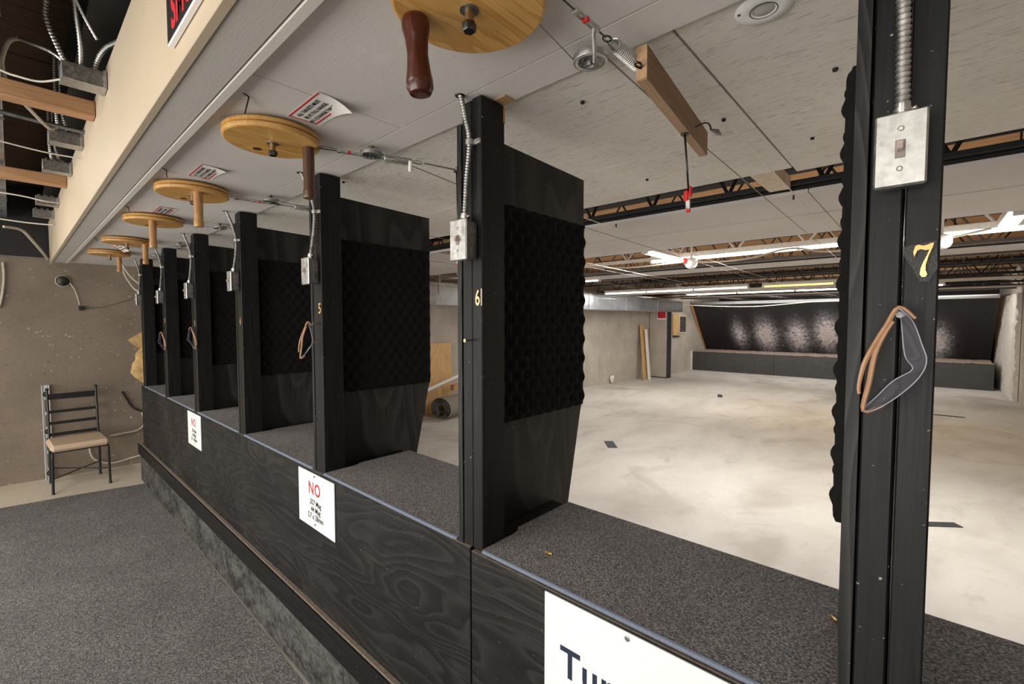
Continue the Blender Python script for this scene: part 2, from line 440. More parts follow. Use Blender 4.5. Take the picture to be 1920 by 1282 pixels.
for a, b in zip(ys, ys[1:]):
    m = MB(); m.faces([(wx(a+.004), a+.004, 0), (wx(b-.004), b-.004, 0), (wx(b-.004), b-.004, 2.42 if b < 4 else 3.1), (wx(a+.004), a+.004, 2.42 if b < 4 else 3.1),
             (wx(a)-.015, a, 0), (wx(b)-.015, b, 0), (wx(b)-.015, b, 3.1), (wx(a)-.015, a, 3.1)], [(0, 1, 2, 3), (0, 4, 5, 1), (1, 5, 6, 2), (2, 6, 7, 3), (3, 7, 4, 0)])
    m.build('panel', M['wall'] if b < 4 else M['range_wall'], wl)
m = MB(); m.faces([(wx(-3.6)-.016, -3.6, 0), (wx(19)-.016, 19, 0), (wx(19)-.016, 19, 3.3), (wx(-3.6)-.016, -3.6, 3.3), (wx(-3.6)-.15, -3.6, 0), (wx(19)-.15, 19, 0), (wx(19)-.15, 19, 3.3), (wx(-3.6)-.15, -3.6, 3.3)],
                  [(0, 1, 2, 3), (4, 5, 6, 7), (0, 4, 7, 3), (1, 5, 6, 2), (3, 2, 6, 7), (0, 1, 5, 4)]); m.build('wall_core', M['dark'], wl)
tr = MB().box((wx(-3)-.02, -3.6, 2.44), (wx(.9)+.06, .9, 3.2)).build('trim_1', M['black_wall']); tag(tr, 'black board band along the top of the left wall', kind='structure')
MB().box((1.52, -3.6, 0), (1.70, 19.0, 3.3)).build('wall_right', M['range_wall']); tag(bpy.data.objects['wall_right'], kind='structure')
MB().box((-7.9, -3.75, 0), (1.7, -3.6, 3.3)).build('wall_back', M['wall']); tag(bpy.data.objects['wall_back'], kind='structure')
wd = setting('added_window_1', (0, 0, 0), 'added window frame around the fill light behind the shooters')  # invented frame that houses the soft fill light, out of view
for x in (-6.75, -4.83, -2.9, -.97, .95): MB().box((x-.04, -3.6, .10), (x+.04, -3.40, 2.24), .004).build('mullion', M['steel_black'], wd)
MB().box((-6.75, -3.6, 2.20), (.95, -3.40, 2.28), .004).build('head', M['steel_black'], wd); MB().box((-6.75, -3.6, .08), (.95, -3.40, .15), .004).build('sill', M['steel_black'], wd)
MB().box((-7.9, 19.0, 0), (1.7, 19.2, 3.3)).build('wall_far', M['black_wall']); tag(bpy.data.objects['wall_far'], kind='structure')

# ceiling: deck over the range, plank deck over the shooters' room
MB().box((-7.9, .5, 3.02), (1.7, 19.2, 3.12)).build('ceiling', M['deck']); tag(bpy.data.objects['ceiling'], 'orange wooden roof deck above the joists', kind='structure')
cf = setting('ceiling', (0, 0, 0), 'dark brown plank roof deck above the shooters')
me = None; x = -7.85; pl = []
while x < 1.6:
    if me is None:
        me = MB().box((0, -3.6, 0), (.186, .5, .04), .004).mesh('plank', M['dark_deck'])
    mobj('plank', me, cf, (x, 0, 3.18+random.uniform(0, .006))); x += .19
MB().box((-7.9, -3.6, 3.23), (1.7, .5, 3.27)).build('deck_cover', M['dark'], cf)
MB().box((-7.9, -.02+.5, 2.83), (1.7, .56, 3.2)).build('trim_2', M['black_wall']); tag(bpy.data.objects['trim_2'], kind='structure')

# stall ceiling of painted boards (each board a part)
cs = setting('ceiling', (0, 0, 0), 'white painted plywood ceiling boards above the shooting stalls')
xs = [-7.15, -5.9, -3.75, -1.35, 1.05, 1.5]
for a, b in zip(xs, xs[1:]): MB().box((a+.0015, .44, ZC), (b-.0015, .918, ZC+.03), .0012).build('ceiling_board', M['ceil_front'], cs)
xs = [-7.15, -4.9, -2.62, -.22, 1.5]
for a, b in zip(xs, xs[1:]): MB().box((a+.0015, .922, ZC+.001), (b-.0015, 1.035, ZC+.03), .0012).build('ceiling_strip', M['ceil_front'], cs)
xs = [-7.15, -5.335, -2.895, -.455, 1.5]
for i, (a, b) in enumerate(zip(xs, xs[1:])):
    yy = [(1.0, 1.775), (1.779, 2.33)] if i < 3 else [(1.0, 1.72), (1.724, 2.40)]
    for p, q in yy:
        MB().box((a+.003, p, ZC+.013), (b-.003, q, ZC+.032), .0015).build('ceiling_panel', M['ceil_ply'], cs)
MB().box((-7.15, .44, ZC+.034), (1.5, 2.36, ZC+.06)).build('panel_backing', M['dark'], cs)
m = MB()
for (x, y) in [(-.43, .985), (-.61, 1.50), (-1.12, 1.09), (-1.5, 2.1), (-.8, 1.2), (-2.1, 1.1), (-.2, 1.5), (-.33, 2.0), (-1.0, 2.05), (-.1, 1.25), (-.52, 1.62)]:
    m.cyl((x, y, ZC+.006), (x, y, ZC+.014), .006, .007, 10)
m.build('screw_hole', M['dark'], cs)

# the cream beam
bm_ = thing('beam', 'long cream painted box beam above the firing line', 'beam', (0, 0, 0))
MB().box((-7.0, .300, 2.378), (1.5, .322, 2.80), .002).build('beam_face', M['beam'], bm_)
MB().box((-7.0, .324, 2.382), (1.5, .412, 2.42), .003).build('beam_bottom', M['beam_under'], bm_)
MB().box((-7.0, .414, 2.3815), (1.5, .442, 2.46), .003).build('beam_strip', M['beam_light'], bm_)
MB().box((-7.0, .324, 2.42), (1.5, .47, 2.79)).build('beam_core', M['beam_under'], bm_)

# ================================================================ COUNTER
XL = -6.30; XR_ = 1.45
ct = thing('counter', 'long black plywood counter wall under the row of shooting stalls', 'counter', (0, 0, 0))
pb = [(-6.30, -5.90, 1.0465), (-5.90, -3.46, 1.0465), (-3.46, -1.021, 1.0465), (-1.017, 1.45, 1.039)]
for i, (a, b, zt) in enumerate(pb):
    MB().box((a+.001, .930, .02), (b-.001, .948, zt), .0015).build('front_panel', M['ply_black'][i], ct)
    MB().box((a+.002, .9305, zt-.0005), (b-.002, .9475, zt+.0006)).build('raw_top_edge', M['raw_edge'], ct)
kx = [-6.33, -4.02, -1.80, 1.45]
for a, b in zip(kx, kx[1:]): MB().box((a+.001, .904, .012), (b-.001, .9295, .392), .001).build('kick_panel', M['kick'], ct)
bx = [-6.42, -4.6, -2.30, 1.45]
for a, b in zip(bx, bx[1:]):
    MB().box((a+.001, .8965, .282), (b-.001, .9035, .398), .001).build('batten', M['black_y'], ct)
    MB().box((a+.001, .908, .392), (b-.001, .9298, .402), .0015).build('ledge', M['raw_edge'], ct)
MB().box((XL+.004, .949, .02), (XR_, 1.402, 1.046), .002).build('shelf_body', M['black_y'], ct)
MB().box((XL-.012, .93, .0), (XL+.004, 1.402, 1.046), .002).build('end_panel', M['kick'], ct)

# carpets on the shelf, one for every stall
PX = [-6.10, -5.07, -4.07, -3.05, -2.00, -.970, .012]     # right face of each post
def shelf_carpet(x0, x1, yb, label):
    z0, z1 = 1.0475, 1.0585
    r_ = .03
    poly = [(x0, .9335), (x1, .9335), (x1, yb), (x0-.02, yb), (x0-.02, 1.115), (x0-.006, 1.10), (x0+.0, 1.07), (x0, .96)]
    t = thing('shelf_carpet', label, 'carpet', (x0, .9335, z0), 0, 'grey carpet pieces on the counter shelf')
    pts = [(a-x0, b-.9335) for a, b in poly]
    MB().prism(pts, z1-z0, 'z').build('pile', M['shelf_carpet'], t)
    MB().tube([(.004, -.002, .006), (x1-x0-.02, -.002, .006), (x1-x0-.006, .002, .006), (x1-x0-.003, .02, .006)], .0062, 8).build('binding', M['binding'], t)
W = ['one', 'two', 'three', 'four', 'five', 'six', 'seven']
names = ['farthest shelf carpet, grey speckled, beside the wall-side post', 'shelf carpet left of the post marked three, grey speckled with blue-grey edge', 'shelf carpet above the farther rule sign, left of the post marked four', 'shelf carpet left of the post marked five, grey speckled with blue-grey edge', 'shelf carpet between the nearer rule sign and the post marked six', 'large near shelf carpet above the big white sign']
for i in range(6):
    shelf_carpet(PX[i]+.002, PX[i+1]-.118, 1.405, names[i])
shelf_carpet(PX[6]+.002, 1.40, 1.425, 'grey speckled shelf carpet at the right, behind the near post marked seven')

# ================================================================ STALL POSTS
def foam_mesh(L, H, side, name='foam_pad', bottom_wave=0.0):
    ny, nz = int(L/.0075), int(H/.0075); V = []; F = []
    for j in range(nz+1):
        for i in range(ny+1):
            y, z = L*i/ny, H*j/nz
            e = min(1, min(i, ny-i)/2.0, min(j, nz-j)/2.0)
            h = .008+.0085*(1+math.cos(2*math.pi*y/.062)*math.cos(2*math.pi*z/.078))
            V.append((side*(.004+h*(.4+.6*e)), y, z))
    for j in range(nz):
        for i in range(ny):
            a = j*(ny+1)+i; F.append((a, a+1, a+ny+2, a+ny+1))
    b = len(V); V += [(0, 0, 0), (0, L, 0), (0, L, H), (0, 0, H)]
    F.append((b, b+3, b+2, b+1))
    F.append(tuple(range(0, ny+1))+(b+1, b)); F.append(tuple(range(nz*(ny+1), nz*(ny+1)+ny+1))+(b+2, b+3))
    F.append(tuple(j*(ny+1) for j in range(nz+1))+(b+3, b)); F.append(tuple(j*(ny+1)+ny for j in range(nz+1))+(b+2, b+1))
    m = MB(); m.faces(V, F); m.smooth = True; return m.mesh(name, M['foam'])
def post_labels(i):
    return ['black stall post and foam divider at the far end beside the wall, without glasses',
            'black stall post with foam divider, second from the far wall, brown glasses on it',
            'black stall post with foam divider, third from the far wall, glinting glasses on it',
            'black stall post with foam divider, fourth from the far wall, no glasses hanging on it',
            'black stall post with foam divider and brass five, glasses with spread temples on it',
            'black stall post with foam divider and brass six, bare nail in front',
            'large near black stall post marked seven on a fabric patch'][i]
fr_ = foam_mesh(.535, .735, 1); fl_ = foam_mesh(.60, .80, -1)
div_poly = [(.113, .0), (.0, .0), (.0, 1.292), (.668, 1.275), (.668, .36), (.655, .33), (.555, -.10), (.472, -.10), (.472, 0)]
post0 = None; posts = []
for i, x in enumerate(PX):
    if post0 is None:
        t = thing('stall_post', post_labels(i), 'post', (x, .935, 1.0485), 0, 'black stall posts along the counter')
        MB().box((-.0415, 0, .0), (0, .098, 1.352), .0025).build('post_board', M['black'], t)
        MB().box((-.0865, .002, .0), (-.0445, .098, 1.350), .0025).build('post_board', M['black'], t)
        MB().prism(div_poly, .019, 'x', -.1085).build('divider_panel', M['ply_div'], t)
        mobj('foam_pad', fr_, t, (-.0895, .125, .352)); mobj('foam_pad', fl_, t, (-.1085, .055, .335))
        post0 = t
    else: t = dup(post0, (x, .935, 1.0485), None, post_labels(i))
    posts.append(t)
chip = MB().box((-.028, .092, 1.30), (.001, .0988, 1.349)).build('paint_chip', M['lumber'], posts[5]); chip['label'] = 'bare wood where black paint chipped off'
# small chips of the divider tops and a wedge of wood on the ceiling by post 6
tag(MB().box((0, 0, 0), (.045, .045, .004), .001).build('wood_shim', M['board_edge'], None, (-.973, .99, ZC-.003)), 'small bare wooden shim on the ceiling above the post marked six', 'shim')

# brass numbers
def digit(n, x, z, size, mat, lab, xs=1.0, sit=0.0):
    t = thing('house_number', lab, 'number', (x, .935-sit, z), 0)
    me = text_mesh('digit', n, size, mat, .0018, .0006, 'CENTER', xs)
    mobj('digit', me, t, (0, -.003, -size*.34), FACE_Y)
    return t
t = thing('house_number', 'polished brass numeral seven on a black fabric patch', 'number', (-.0065, .931, 1.836), 0)
sv = [(-.0145, .010), (-.0165, .020), (-.0135, .033), (-.008, .0355), (-.001, .0325), (.006, .034), (.0125, .037), (.0165, .037), (.0145, .028), (.0085, .010), (.0045, -.008), (.0045, -.020), (.0075, -.029), (.005, -.0345), (-.001, -.0345), (-.0045, -.029), (-.0035, -.016), (.0005, -.002), (.006, .012), (.0095, .0235), (.003, .0225), (-.004, .0255), (-.010, .023)]
MB().prism([(a*.70, b*.70) for a, b in sv], .0035, 'y', -.004).build('digit', M['gold'], t)
MB().prism([(-.0225, .024), (.0145, .030), (.0165, -.012), (.008, -.031), (-.003, -.031), (-.014, -.006), (-.0225, .010)], .003, 'y', .001).build('fabric_patch', M['patch'], t)
t = digit('6', -.985, 1.815, .066, M['copper_gold'], 'dull brass numeral six on the post right of the middle', .62, 0)
MB().box((.013, -.003, -.024), (.0155, 0, .026)).build('plate_edge', M['paper'], t)
digit('5', -2.012, 1.803, .066, M['copper_gold'], 'dull brass numeral five above the hanging glasses with spread temples', .8)
digit('4', -3.068, 1.745, .066, M['copper_gold'], 'narrow brass numeral four on the post without glasses', .55)
digit('3', -4.09, 1.728, .06, M['copper_gold'], 'small brass numeral three above the glasses with a bright glint', .6)
digit('2', -5.09, 1.752, .06, M['copper_gold'], 'small brass numeral two above the brown glasses', .6)

# ================================================================ SWITCH BOXES
def switch_box():
    t = thing('switch_box', 'x', 'light switch', (0, 0, 0), 0, 'metal light switch boxes on the stall posts')
    MB().box((-.031, -.044, -.054), (.031, 0, .054), .004).build('box_body', M['galv_dark'], t)
    kb = MB()
    for z in (-.03, 0, .03): kb.lathe([(.0085, 0), (.0085, .0006), (.0075, .0006), (.0075, 0)], (.0312, -.02, z), 14, False, 'x')
    kb.build('knockout', M['galv'], t)
    cp = MB().box((-.036, -.051, -.060), (.036, -.043, .060), .003).build('cover_plate', M['galv'], t)
    for z in (-.032, .032):
        s_ = MB().lathe([(.0045, 0), (.0045, .0012), (.003, .0022)], (0, 0, 0), 12, True, 'z').build('screw', M['steel'], cp, (0, -.051, z), (R(90), 0, 0))
    sf = MB().box((-.007, -.0525, -.0145), (.007, -.0505, .0145), .0006).build('switch_frame', M['wood_frame'], t)
    MB().box((-.0048, -.063, -.004), (.0048, -.051, .010), .0012, Matrix.Rotation(R(-14), 3, 'X')).build('toggle', M['toggle'], sf)
    c = MB(); c.cyl((0, -.022, .053), (0, -.022, .080), .0125, .0125, 14); c.cyl((0, -.022, .067), (0, -.022, .072), .0145, .0145, 14)
    cn = c.build('connector', M['steel'], t)
    sb = MB(); sb.cyl((.012, -.022, .070), (.020, -.024, .072), .004, .004, 8); sb.build('clamp_screw', M['steel'], cn)
    return t
box_xz = [(-5.955+.0-.19, 1.975), (-5.02-.10, 1.963), (-4.03-.085, 1.974), (-3.005-.088, 1.985), (-1.998-.05, 1.968), (-1.020, 1.982), (-.036, 2.003)]
blab = ['galvanized switch box on the wall-side post, farthest', 'galvanized switch box on the post marked two', 'galvanized switch box on the post marked three', 'galvanized switch box on the post marked four',
        'galvanized switch box on the post marked five', 'galvanized switch box on the post marked six', 'large bright galvanized switch box on the near post marked seven']
sb0 = None
def strap(parent, x, y, z):
    m = MB(); m.lathe([(.0125, 0), (.0125, .016), (.0115, .016), (.0115, 0)], (x, y, z-.008), 14, False, 'z')
    m.box((x+.010, .925, z-.008), (x+.036, .9345, z+.008), .002); m.cyl((x+.026, .921, z), (x+.026, .926, z), .004, .004, 8)
    m.build('strap', M['galv'], parent)
con0 = ['armoured conduit from the ceiling to the switch box on the wall-side post', 'armoured conduit running to the switch box on the post marked two', 'armoured conduit running to the switch box on the post marked three', 'armoured conduit running to the switch box on the post marked four', 'armoured conduit running to the switch box on the post marked five',
        'armoured conduit running to the switch box on the post marked six', 'thick-looking near armoured conduit above the switch box with brass seven']
for i, (x, z) in enumerate(box_xz):
    x = PX[i]-.048
    if sb0 is None: sb0 = switch_box(); sb0.location = (x, .934, z); sb0['label'] = blab[i]
    else:
        d_ = dup(sb0, (x, .934, z), None, blab[i])
        if i == 6: d_.scale = (.84, 1, .90); d_.location.z -= .006
    t = thing('conduit', con0[i], 'conduit', (0, 0, 0), 0, 'armoured conduits of the light switches')
    y0 = .912
    if i == 6: pts = [(x, y0, z+.064), (x-.003, .915, z+.2), (x-.006, .913, 2.28), (x-.01, .908, ZC+.01)]
    elif i == 5: pts = [(x, y0, z+.078), (x+.004, .916, 2.16), (x+.012, .921, 2.268), (x+.002, .914, 2.34), (x-.012, .905, ZC+.01)]
    else: pts = [(x, y0, z+.078), (x+.02, .918, 2.14), (x+.024, .921, 2.23), (x+.01, .91, 2.31), (x-.03, .885, ZC+.01)]
    flexible(pts, .0098 if i == 6 else .0088, .0085, 12 if i > 3 else 8).build('armour', M['galv'], t)
    MB().lathe([(.013, 0), (.016, .004)], (pts[-1][0], pts[-1][1], ZC-.003), 14).build('ceiling_collar', M['bolt'], t)
    if i < 6: strap(t, pts[2][0], .9215, pts[2][2])

# ================================================================ CRANK WHEELS
def wheel(label, x, y, hx, hy, hl, hmat, wmat, straight, loc_z=2.362):
    t = thing('crank_wheel', label, 'wheel', (x, y, loc_z), 0, 'wooden crank wheels under the stall ceiling')
    rr = .152
    MB().lathe([(rr-.006, 0), (rr-.001, .003), (rr, .006), (rr, .015), (rr-.009, .018), (rr, .021), (rr, .031), (rr-.003, .034)], n=64).build('disc', wmat, t); dk = t.children[0] if t.children else [o for o in bpy.data.objects if o.parent == t][0]
    m = MB()
    for k in range(2): m.lathe([(rr-.0075+.0016*math.cos(a*math.pi/3), .018+.0016*math.sin(a*math.pi/3)) for a in range(7)], n=48, cap=False)
    m.build('cable_winding', M['wire'], dk)
    MB().lathe([(.019, -.002), (.019, .001)], n=20).build('washer', M['galv_dark'], t)
    MB().lathe([(.0095, -.026), (.0095, -.002)], n=14).build('bolt_shank', M['brass_bolt'], t); bk = [o for o in bpy.data.objects if o.parent == t and o.name.startswith('bolt_shank')][0]
    MB().lathe([(.012, -.042), (.0145, -.039), (.0145, -.026)], n=6).build('bolt_head', M['bolt'], bk)
    MB().lathe([(.0025, .034), (.010, .044)], n=8).build('axle', M['bolt'], t)
    m = MB().lathe([(.0002, -.0015), (.014, -.0012), (.014, .0005)], (-.035*(hx-x)/max(.01, abs(hx-x))*2.6, -.02, 0), 16); m.build('knot', M['knot'], dk)
    if straight: prof = [(.0185, -hl), (.0205, -hl+.004), (.0205, -hl+.028), (.018, -hl+.034), (.0185, -hl+.05), (.0195, -.05), (.0195, 0)]
    else: prof = [(.013, -hl-.005), (.022, -hl-.002), (.0275, -hl+.010), (.0275, -hl+.022), (.0240, -hl+.045), (.0212, -hl+.075), (.0232, -hl+.105), (.0282, -.022), (.0285, -.010), (.025, -.003), (.022, 0)]
    MB().lathe(prof, (0, 0, 0), 24).build('handle', hmat, t, (hx-x, hy-y, 0), None if straight else (R(2.6), R(-2.6), 0))
    return t
wheel('large near pine crank wheel with dark red-brown turned handle', -.690, .632, -.788, .573, .150, M['mahogany'], M['pine'], False)
wheel('pine crank wheel with straight walnut-brown handle, second nearest', -1.700, .632, -1.648, .733, .178, M['walnut'], M['pine'], True)
wheel('pine crank wheel with pale handle beside its bolt, third nearest', -2.690, .622, -2.60, .622, .165, M['oak'], M['pine'], True)
wheel('pine crank wheel with pale handle in front of bolt, fourth nearest', -3.635, .628, -3.545, .605, .165, M['oak'], M['pine'], True)
wheel('pine crank wheel behind the hanging sticker, second from the far wall', -4.735, .640, -4.695, .748, .155, M['oak'], M['pine2'], True)
wheel('pine crank wheel farthest away beside the left wall', -5.680, .640, -5.93, .735-.01, .14, M['oak'], M['pine2'], True) if False else wheel('pine crank wheel farthest away beside the left wall', -5.680, .640, -5.80, .722, .14, M['oak'], M['pine2'], True)

# ================================================================ PULLEYS, CABLES, TURNBUCKLES, SPRINGS
LX = [-5.68, -4.735, -3.635, -2.69, -1.70, -.69]
PY = [(-5.58, .97), (-4.64, .97), (-3.555, .97), (-2.575, .94), (-1.575, .94), (-.622, .966)]
pl0 = None
plab = ['round steel cable pulley by the farthest crank wheel', 'round steel cable pulley by the crank wheel behind the hanging sticker', 'round steel cable pulley by the fourth nearest crank wheel', 'round steel cable pulley by the third nearest crank wheel',
        'round steel cable pulley by the walnut-handled crank wheel', 'near round steel cable pulley by the large crank wheel']
for i, (x, y) in enumerate(PY):
    if pl0 is None:
        t = thing('cable_pulley', plab[i], 'pulley', (x, y, 2.372), 0, 'steel cable pulleys on the stall ceiling')
        rr = .042
        MB().lathe([(rr*.72, 0), (rr*.80, -.002), (rr*.97, -.001), (rr, .001), (rr*.9, .004), (rr*.8, .007), (rr*.9, .011), (rr, .014), (rr*.97, .016), (rr*.7, .015)], n=40).build('sheave', M['zinc'], t)
        MB().lathe([(rr*.70, -.0004), (rr*.66, -.0012), (rr*.50, -.0012), (rr*.44, -.0030), (rr*.36, -.0030)], n=32, cap=True).build('hub', M['galv_dark'], t)
        MB().lathe([(.0055, -.0105), (.0085, -.0085), (.0085, -.002), (.013, 0), (.0135, .004)], n=6).build('bolt_head', M['steel'], t)
        MB().lathe([(.006, .015), (.010, ZC-2.372)], n=12).build('spindle', M['bolt'], t)
        for k in range(6):
            a = k*math.pi/3+.3
            MB().lathe([(.0026, -.0018), (.0036, -.0005), (.0036, .002)], (rr*.57*math.cos(a), rr*.57*math.sin(a), 0), 8).build('rivet', M['galv_dark'], t)
        pl0 = t
    else: dup(pl0, (x, y, 2.372), None, plab[i])
cl = ['wall-side', 'second', 'third', 'fourth', 'fifth', 'nearest']
for i in range(6):
    X0, (px, py) = LX[i], PY[i]
    xa, xb = X0+.105, X0+.215
    t = thing('target_cable', 'long thin wire cable of the %s lane, looping downrange from its crank wheel' % cl[i], 'cable', (X0, .63, 2.36), 0, 'target cables running down the lanes')
    def L(p): return (p[0]-X0, p[1]-.63, p[2]-2.36)
    far = 15.8
    m = MB(); m.tube([L((X0+.06, .63+.14, 2.379)), L((px-.033, py-.012, 2.379)), L((px, py+.034, 2.379))], .0013, 5); m.build('lead_in', M['wire'], t)
    sag = lambda y: 2.36-.10*math.sin(math.pi*(y-1)/(far-1))+.0*y
    m = MB(); m.tube([L((px+.033, py+.01, 2.379))]+[L((xa, y, sag(y))) for y in (1.6, 3, 5, 7, 9, 11, 13, far)], .0021, 5); m.build('strand', M['wire'], t)
    m = MB(); m.tube([L((xb, y, sag(y)+.01)) for y in (1.5, 3, 5, 7, 9, 11, 13, far)], .0021, 5); m.build('strand', M['wire_light'], t)
def turnbuckle(loc, direction, label, spring_at=.19, length=1.0):
    d = Vector(direction).normalized(); rz = math.atan2(d.y, d.x)
    t = thing('turnbuckle_spring', label, 'spring', loc, rz, 'turnbuckles and springs of the target cables')
    tb = MB(); tb.box((.02, -.0065, -.004), (.10, -.0035, .004), .001); tb.box((.02, .0035, -.004), (.10, .0065, .004), .001); tb.box((.016, -.007, -.005), (.028, .007, .005), .001); tb.box((.092, -.007, -.005), (.104, .007, .005), .001)
    tb.build('turnbuckle', M['galv'], t)
    b = MB(); b.box((.052, -.0072, -.0045), (.062, .0072, .0045), .001); k = b.build('red_mark', M['red'], t); k['label'] = 'red painted mark on the turnbuckle'
    for a0_, a1_, xe in ((-.03, .03, -.045), (.10, .135, .142)):
        e = MB(); e.tube([(a1_ if xe < 0 else a0_, 0, 0), ((a0_ if xe < 0 else a1_), 0, 0)]+[(xe+.012*math.cos(q), .008*math.sin(q), 0) for q in [(0 if xe < 0 else math.pi)+a*math.pi/6 for a in range(13)]], .0019, 6)
        e.build('eye_bolt', M['bolt'], t)
    s_ = MB(); s_.tube([(spring_at-.02+.11*k/192, .0135*math.cos(2*math.pi*k/12), .0135*math.sin(2*math.pi*k/12)) for k in range(193)], .0018, 5)
    s_.build('coil', M['galv'], t)
    h = MB(); h.tube([(.142, .006, 0), (spring_at-.01, .009, 0), (spring_at+.09, .008, 0), (spring_at+.10, .010, .004)], .0013, 5); h.tube([(.142, -.006, 0), (spring_at-.01, -.009, 0), (spring_at+.09, -.008, 0), (spring_at+.125, 0, 0)], .0013, 5)
    h.build('draw_bar', M['wire'], t)
    return t
turnbuckle((-.535, .755, 2.362), (.0, 1, .0), 'near turnbuckle with long coil spring beside the large pulley')
turnbuckle((-1.605, .80, 2.362), (.36, .93, 0), 'turnbuckle with coil spring beside the pulley of the walnut-handled wheel', .20)
turnbuckle((-2.585, .83, 2.362), (.2, .97, 0), 'turnbuckle with coil spring left of the post marked five', .24)
for (x, y, lab) in [(-.545, .735, 'loose wire tag hanging from the near turnbuckle')]:
    tag(MB().tube(spline([(-.532, .84, 2.358), (-.540, .852, 2.345), (-.548, .868, 2.325), (-.556, .880, 2.312)], 4), .004, 6).build('wire_tag', M['galv'], None), lab, 'tag')

# target carriers
def clip_parts(t, p0, p1, red=True):
    MB().cyl(p0, p1, .0032, .0028, 8).build('hanger_rod', M['bolt'], t)
    q = Vector(p1)
    MB().lathe([(.012, -.004), (.012, 0), (.004, .002)], p0, 14).build('rod_collar', M['bolt'], t)
    a = MB(); a.box((q.x-.014, q.y-.004, q.z-.028), (q.x-.001, q.y+.006, q.z+.004), .002); a.box((q.x+.002, q.y-.006, q.z-.016), (q.x+.009, q.y+.006, q.z+.016), .002); a.box((q.x-.006, q.y-.004, q.z-.062), (q.x+.006, q.y+.004, q.z-.050), .002)
    a.build('clip_grip', M['red'], t)
    b = MB(); b.box((q.x-.008, q.y-.003, q.z-.052), (q.x+.005, q.y+.004, q.z-.024), .001); b.build('clip_jaw', M['steel'], t)
t = thing('target_carrier', 'brown wooden target carrier board with hanging rod and red clip', 'target carrier', (-.505, 1.0, 2.343), R(6.8))
b = MB(); b.box((-.012, 0, -.040), (.013, .60, .038), .0015); b.build('carrier_board', M['brown_board'], t)
MB().box((-.0118, .002, -.0406), (.0128, .598, -.0396)).build('board_edge', M['board_edge'], t); MB().box((-.0118, -.0006, -.039), (.0128, .0006, .037)).build('board_end', M['board_edge'], t)
clip_parts(t, (.0, .37, -.040), (.006, .40, -.205))
h = MB(); h.tube(spline([(.013, .44, .0), (.035, .455, .012), (.045, .475, .012), (.047, .49, .0)], 4), .0025, 6); h.tube(spline([(0, 0, -.012), (.004, -.018, -.012), (-.006, -.026, -.010), (-.008, -.012, -.012), (0, 0, -.014)], 4), .0025, 6)
h.build('screw_hook', M['bolt'], t)
h = MB(); h.tube([(.047, .488, .0), (.058, .515, 0), (.066, .54, -.004)], .007, 7, [.003, .009, .003]); h.build('cable_clamp', M['galv_dark'], t)
t = thing('target_carrier', 'thin rod target carrier with red clip left of the post marked six', 'target carrier', (-1.375, 1.19, 2.335), 0)
m = MB(); m.cyl((-.06, -.11, .012), (.0, 0, 0), .003, .003, 8); m.tube([(-.075+.016*math.cos(a*math.pi/6), -.132+.022*math.sin(a*math.pi/6), .013) for a in range(13)], .0016, 5); m.cyl((0, 0, -.008), (0, 0, .012), .006, .006, 8); m.build('link_rod', M['wire'], t)
clip_parts(t, (0, 0, -.004), (-.004, .01, -.31))
tag(MB().tube(spline([(-1.452, 1.03, 2.345), (-1.455, 1.03, 2.325), (-1.46, 1.034, 2.312)], 4), .008, 8, None).build('white_clip', M['paper'], None), 'tiny white clip hanging under the spring of the walnut-handled wheel', 'clip')

# stickers on the ceiling
def sticker(label, x, y, w, h, lines, curl, rz=0.0, big=True, tilt=0.0):
    t = thing('warning_sticker', label, 'sticker', (x, y, ZC-.002), rz, 'warning stickers on the stall ceiling')
    if tilt: t.rotation_euler = (tilt, 0, rz)
    nx, ny = 14, 8; V = []; F = []
    def zc(u, v):
        d = max(0, (u+v)/2-.62); return -curl*d*d*4
    for j in range(ny+1):
        for i in range(nx+1): V.append((w*i/nx, h*j/ny, zc(i/nx, j/ny)))
    for j in range(ny):
        for i in range(nx): a = j*(nx+1)+i; F.append((a, a+1, a+nx+2, a+nx+1))
    m = MB(); m.faces(V, F); m.smooth = True; m.build('paper', M['paper'], t)
    r_ = MB(); e = .004; k = .0045
    r_.box((e, e, -.0012), (w-e, e+k, -.0004)); r_.box((e, h*.86-k, -.0012), (w*.78, h*.86, -.0004)); r_.box((e, e, -.0012), (e+k, h*.86, -.0004))
    if not curl: r_.box((w-e-k, e, -.0012), (w-e, h*.86, -.0004))
    r_.build('red_border', M['sign_red'], t)
    for n, s in enumerate(lines):
        me = text_mesh('lettering', s, .0185, M['ink'], .0002, .0003, 'CENTER', .92)
        mobj('lettering', me, t, (w*.46, h*(.24+.22*n)+.006, -.0014), (R(180), 0, 0))
LN = ['ALL TARGETS MUST', 'BE AT FULL RANGE.', 'NO 1/2 RANGE TARGETS']
sticker('nearest warning sticker, red bordered with a peeling corner', -1.535, .615, .222, .108, LN, .045, R(-1))
sticker('warning sticker with red border by the third nearest crank wheel', -2.485, .555, .215, .095, LN, .02, 0)
sticker('warning sticker by the fourth nearest crank wheel, mostly faded', -3.48, .59, .205, .092, LN, .0, 0)
sticker('warning sticker peeled off and hanging down near the far wheels', -5.22, .60, .19, .10, LN, .03, R(6), True, R(-32))

